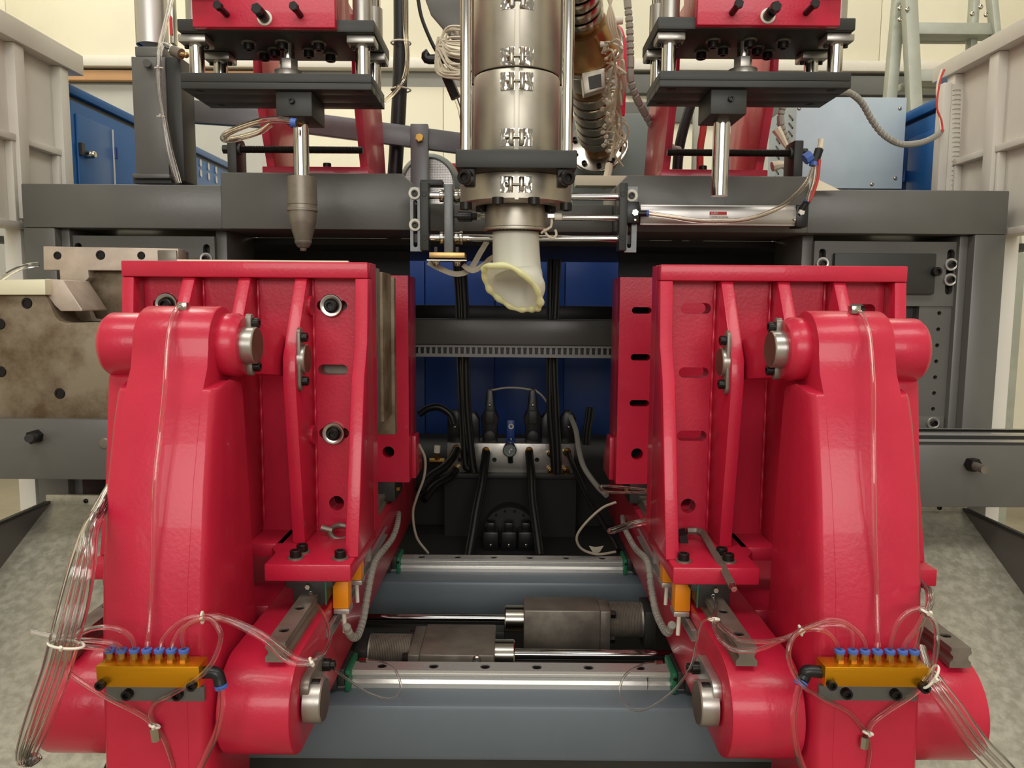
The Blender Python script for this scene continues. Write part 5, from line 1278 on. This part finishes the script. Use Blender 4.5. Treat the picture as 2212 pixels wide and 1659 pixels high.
for (pts, lab) in (([(1676, 278), (1684, 290), (1700, 318)], 'cream sleeve stub before the vented box, upper'), ([(1668, 360), (1690, 356), (1702, 368)], 'cream sleeve stub before the vented box, lower')):
    tag(MB().ptube([(u, v, 2.45) for u, v in pts], 0.013, rf=lambda d, t: 0.016-0.008*t).build('wire_sleeve', 'paper'), lab, 'sleeve')
# hanging dark hoses behind the right red stand
ytube([(1492, 225), (1476, 280), (1466, 330), (1462, 400), (1462, 532)], 2.75, r=0.018, m='rubber', label='black hose hanging behind the right red stand', group='black hoses', name='black_hose')
ytube([(1524, 225), (1519, 280), (1513, 320), (1512, 380), (1512, 532)], 2.72, r=0.012, m='cable_red', label='ribbed red hose hanging behind the right blow pin', group='black hoses', name='red_hose')
tag(MB().pbox(1496, 225, 1513, 541, 2.95, 0.03).build('support_post', 'ladder_grey', bev=0.002), 'narrow grey upright post behind the right blow pin', 'post')

# ------------------------------------------------------------------ ladder
ld = thing('step_ladder', 'grey aluminium step ladder standing against the right hall wall', 'ladder')
LY = 3.9
def bar(a, b2, w, d=0.05, m='ladder_grey', Y=LY):
    pa, pb_ = P(a[0], a[1], Y), P(b2[0], b2[1], Y)
    dr_ = (pb_-pa).normalized(); sx = Vector((dr_.z, 0, -dr_.x))*(w*Y/FPX/2)
    return MB().loft([[pa+sx, pa-sx, pa-sx+Vector((0, d, 0)), pa+sx+Vector((0, d, 0))], [pb_+sx, pb_-sx, pb_-sx+Vector((0, d, 0)), pb_+sx+Vector((0, d, 0))]]).build('stile', m, ld, bev=0.004)
bar((1948, -20), (1896, 560), 22); bar((1969, -20), (1996, 560), 26, Y=LY-0.08)
bar((2112, -20), (2075, 560), 14, Y=LY); bar((2148, -20), (2205, 560), 14, Y=LY-0.08)
for v in (48, 150, 260): MB().pbox(1984, v, 2160, v+26, LY-0.06, 0.10).build('tread', 'ladder_grey', ld, bev=0.006)
for v in (74, 180): MB().pbox(1945, v, 2100, v+16, LY+0.06, 0.04).build('rung', 'ladder_grey', ld, bev=0.006)
for (u, v) in ((1944, 18), (1960, 20), (1944, 42), (2100, 30), (2130, 32), (2118, 15)): button(ld, P(u, v, LY-0.085), (0, -1, 0), 0.012)
for (u, Y) in ((1896, LY), (1998, LY-0.08), (2080, LY), (2205, LY-0.08)):
    q = P(u, 555, Y); MB().box(q.x-0.025, q.x+0.025, Y, Y+0.05, FL, q.z+0.02).build('stile_foot', 'ladder_grey', ld)

# ------------------------------------------------------------------ extinguisher sign on a far post
sg = thing('safety_sign', 'small red sign with yellow down arrow at the right edge', 'sign')
SY = 5.2
MB().pbox(2183, 709, 2203, 743, SY, 0.01).build('board', 'label_red', sg)
MB().pprism([(2185, 711), (2201, 711), (2201, 712), (2185, 712)], SY-0.002, 0.002).pprism([(2185, 740), (2201, 740), (2201, 741), (2185, 741)], SY-0.002, 0.002).build('border', 'sign_yellow', sg)
MB().pprism([(2190, 717), (2194, 717), (2194, 727), (2198, 727), (2192, 736), (2186, 727), (2190, 727)], SY-0.003, 0.003).build('arrow', 'sign_yellow', sg)
MB().pbox(2170, 755, 2182, 820, SY, 0.01).build('lower_board', 'label_red', sg)
MB().pbox(2140, 500, 2320, 1000, SY+0.011, 0.1).build('sign_post', 'wall_cream', sg)

# ================================================================== hydraulics in the dark opening
bp_ = thing('rear_cover', 'dark blue panelled rear cover at the back of the opening', 'cover')
BY = 3.75
for (u0, u1) in ((690, 918), (920, 1067), (1069, 1215), (1217, 1520)):
    MB().pbox(u0, 560, u1, 1290, BY, 0.02).build('panel', 'blue_dark', bp_, bev=0.002)
MB().box(-1.30, 1.30, BY+0.02, BY+0.04, FL, 0.2).build('backing', 'blue_dark', bp_)
MB().pbox(600, 660, 1620, 700, BY-0.12, 0.08).build('cross_tube', 'black_plastic', bp_, bev=0.004)
hf = thing('oil_tank', 'black painted tank floor behind the rear guide rail', 'tank')
MB().box(-0.72, 0.72, 2.62, 3.72, FL, -0.93).build('tank_top', 'dark_floor', hf)
MB().box(-0.62, 0.62, 3.14, 3.74, -0.93, -0.64).build('tank_box', 'dark_floor', hf, bev=0.01)

hm = thing('valve_manifold', 'pale steel hydraulic valve block with black valves and round gauge', 'valve block')
VY = 3.0
MB().pbox(966, 958, 1240, 1024, VY, 0.12).build('block', 'steel', hm, bev=0.002)
MB().pbox(950, 1024, 1250, 1034, VY-0.03, 0.2).build('shelf', 'dark_plate', hm, bev=0.002)
MB().box(P(960, 1030, VY).x, P(1245, 1030, VY).x, VY, VY+0.1, -0.93, P(1100, 1034, VY).z).build('stand', 'dark_floor', hm)
for (u, v) in ((993, 993), (1068, 993), (1160, 993)): place('bolt_hole', shared('bolt_hole', 'black_oxide', None), hm, P(u, v, VY), (0, -1, 0), 0.009)
def valve(uc, vt, w, m='black_plastic'):
    k = w/2
    body = MB().pprism([(uc-k*.9, 958), (uc-k*.9, 925), (uc-k*1.1, 905), (uc-k*.6, 885), (uc-k*.5, vt+20), (uc-k*.35, vt), (uc+k*.35, vt), (uc+k*.5, vt+20), (uc+k*.6, 885), (uc+k*1.1, 905), (uc+k*.9, 925), (uc+k*.9, 958)], VY+0.02, 0.07).build('valve', m, hm, bev=0.004)
    q = P(uc, 941, VY+0.02); MB().lathe(q, (0, -1, 0), [(0, 0), (0.022, 0), (0.022, 0.012), (0.018, 0.014), (0, 0.014)], 20).build('solenoid_cap', 'dark_plate', body)
    MB().pbox(uc-k*.5, 888, uc+k*.5, 916, VY+0.005, 0.015).build('coil', 'dark_plate', body, bev=0.003)
    button(body, P(uc, vt+33, VY+0.015), (0, -1, 0), 0.006)
    return body
for (uc, vt) in ((1058, 842), (1151, 842)): valve(uc, vt, 36)
for (uc, vt) in ((983, 888), (1018, 892), (1186, 892), (1228, 890)):
    MB().pprism([(uc-17, 958), (uc-17, vt+14), (uc-8, vt), (uc+8, vt), (uc+17, vt+14), (uc+17, 958)], VY+0.03, 0.07).build('valve', 'black_plastic', hm, bev=0.004)
    button(hm, P(uc, 922, VY+0.029), (0, -1, 0), 0.0065)
o = MB().pbox(1094, 908, 1112, 958, VY+0.02, 0.05).build('pressure_valve', 'blue_dark', hm, bev=0.003)
twasher(o, P(1104, 921, VY+0.02), (0, -1, 0), 0.011, m='white_plastic'); button(o, P(1104, 949, VY+0.02), (0, -1, 0), 0.006)
gq = P(1101, 973, VY-0.05)
g = MB().lathe(gq, (0, -1, 0), [(0, -0.03), (0.024, -0.03), (0.027, -0.028), (0.027, 0.0), (0.024, 0.002), (0.0235, -0.006)], 32).build('gauge', 'nickel', hm)
MB().lathe(gq, (0, -1, 0), [(0, -0.006), (0.0235, -0.006), (0.0235, -0.008), (0, -0.008)], 28).build('gauge_face', 'motor_grey', g)
MB().box(gq.x-0.002, gq.x+0.010, gq.y+0.003, gq.y+0.0045, gq.z+0.001, gq.z+0.006).box(gq.x-0.003, gq.x+0.001, gq.y+0.003, gq.y+0.0045, gq.z-0.012, gq.z+0.006).build('gauge_needle', 'label_white', g)
MB().ptube([(1102, 985, VY-0.03), (1103, 1000, VY-0.03)], 0.010).build('gauge_stem', 'black_oxide', hm)
for (u, v) in ((986, 968), (1050, 973), (1143, 973), (1190, 978), (1225, 975), (984, 1013), (1016, 1018), (1190, 1016), (1222, 1016)):
    q = P(u, v, VY); MB().lathe(q, (0, -1, -0.2), [(0, 0), (0.016, 0), (0.016, 0.012), (0.012, 0.013), (0.012, 0.026), (0, 0.026)], 12).build('hose_nipple', 'brass', hm)
ytube([(1062, 843), (1090, 838), (1120, 838), (1148, 842)], VY+0.03, r=0.004, m='cable_beige', label='thin grey cable bridging the two tallest black valves', group='loose thin cables', name='thin_cable', cat='cable')
ytube([(1155, 842), (1172, 856), (1186, 878), (1188, 892)], VY+0.03, r=0.004, m='cable_beige', label='thin grey cable dropping right from the tall valve', group='loose thin cables', name='thin_cable', cat='cable')
def hose(pts, Y, r, lab, m='rubber'): return ytube(pts, Y, r=r, m=m, label=lab, group='black hydraulic hoses', name='hydraulic_hose')
hose([(998, 560), (1004, 660), (1006, 760), (1008, 860), (1014, 940), (1020, 1000), (1024, 1020)], 2.9, 0.016, 'black hydraulic hose hanging left of the gauge, nearest the centre')
hose([(986, 560), (992, 660), (994, 760), (998, 860), (1002, 940), (1006, 1004), (1020, 1014)], 2.92, 0.015, 'black hydraulic hose hanging left of the gauge, outer one')
hose([(1204, 560), (1200, 660), (1196, 760), (1200, 880), (1204, 960), (1206, 1020)], 2.88, 0.015, 'black hydraulic hose hanging right of the gauge, outer one')
hose([(1190, 560), (1188, 660), (1188, 760), (1188, 880), (1194, 960), (1198, 1020)], 2.9, 0.014, 'black hydraulic hose hanging right of the gauge, nearest the centre')
hose([(1050, 978), (1046, 1010), (1040, 1050), (1030, 1100), (1022, 1150), (1012, 1205)], (2.94, 2.7), 0.017, 'black hydraulic hose running down left of the round motor flange')
hose([(1143, 978), (1147, 1020), (1150, 1080), (1158, 1140), (1166, 1200)], (2.94, 2.7), 0.016, 'black hydraulic hose running down right of the round motor flange')
hose([(986, 972), (976, 990), (958, 1010), (930, 1030), (905, 1060)], (2.95, 2.75), 0.016, 'black hydraulic hose curving from the valve block to the lower left, upper one')
hose([(984, 1016), (970, 1032), (940, 1050), (915, 1080)], (2.95, 2.75), 0.015, 'black hydraulic hose curving from the valve block to the lower left, lower one')
hose([(1228, 980), (1240, 1010), (1262, 1060), (1290, 1110), (1320, 1160), (1335, 1190)], (2.95, 2.5), 0.010, 'black hydraulic hose with white print slanting to the lower right')
hose([(1232, 900), (1244, 930), (1250, 970), (1262, 1010), (1290, 1050), (1310, 1070)], (2.9, 2.6), 0.010, 'grey hydraulic hose curving along the right of the valve block', 'wrap_grey')
hose([(905, 895), (925, 882), (950, 880), (972, 895), (980, 915)], 2.95, 0.014, 'black hydraulic hose arching over the left end of the valve block')
hose([(1275, 880), (1272, 905), (1268, 930), (1266, 960)], 3.2, 0.018, 'short black hose standing right of the valve block')
tf = thing('brass_tee', 'brass tee fitting with white cap at the left of the valve block', 'fitting')
MB().ptube([(928, 996, 2.95), (960, 996, 2.95)], 0.011).build('run', 'brass', tf); MB().ptube([(944, 996, 2.95), (944, 978, 2.95)], 0.010).build('branch', 'brass', tf)
MB().ptube([(944, 978, 2.95), (945, 962, 2.95)], 0.012).build('cap', 'white_plastic', tf)
# dark drive motor
dm = thing('drive_motor', 'dark round motor flange with three black connector boxes, low in the opening', 'motor')
q = P(1101, 1150, 2.92)
MB().lathe(q, (0, -1, 0), [(0, -0.2), (0.095, -0.2), (0.10, -0.1), (0.10, 0), (0.097, 0.003), (0, 0.003)], 48).build('flange', 'dark_plate', dm)
for i in range(8):
    a = math.pi*(0.02+0.96*i/7); socket(dm, q+Vector((0.088*math.cos(a), -0.003, 0.088*math.sin(a))), (0, -1, 0), 0.005)
for u in (1060, 1099, 1136):
    k = MB().pbox(u-17, 1150, u+17, 1200, 2.82, 0.08).build('connector_box', 'black_plastic', dm, bev=0.005)
    MB().pbox(u-9, 1130, u+9, 1150, 2.83, 0.05).build('connector', 'black_plastic', k, bev=0.003)
    button(k, P(u, 1178, 2.82), (0, -1, 0), 0.007)
MB().box(q.x-0.09, q.x+0.09, 2.84, 3.05, -0.93, q.z-0.04).build('motor_foot', 'black_plastic', dm)
tag(MB().pprism([(1272, 1179), (1286, 1182), (1304, 1179), (1296, 1192), (1286, 1197), (1280, 1192)], 2.62, 0.001).build('paper_scrap', 'paper'), 'small torn cream paper scrap by the right rear rail end', 'paper')

# ================================================================== put every thing's origin at its base
bpy.context.view_layer.update()
def all_meshes(o):
    r = [o] if o.type in ('MESH', 'FONT', 'CURVE') else []
    for c in o.children: r += all_meshes(c)
    return r
for o in list(C.objects):
    if o.parent or o.type in ('CAMERA', 'LIGHT'): continue
    ms = all_meshes(o)
    if not ms: continue
    cs = [m.matrix_world @ Vector(c) for m in ms for c in m.bound_box]
    lo = Vector((min(c.x for c in cs), min(c.y for c in cs), min(c.z for c in cs)))
    hi = Vector((max(c.x for c in cs), max(c.y for c in cs), max(c.z for c in cs)))
    L = Vector(((lo.x+hi.x)/2, (lo.y+hi.y)/2, lo.z))
    if o.type == 'MESH':
        if o.data.users > 1 or o.location.length > 1e-6: continue
        o.data.transform(Matrix.Translation(-L)); o.location = L
        for c in o.children: c.location -= L
    elif o.type == 'EMPTY':
        o.location = L
        for c in o.children: c.location -= L
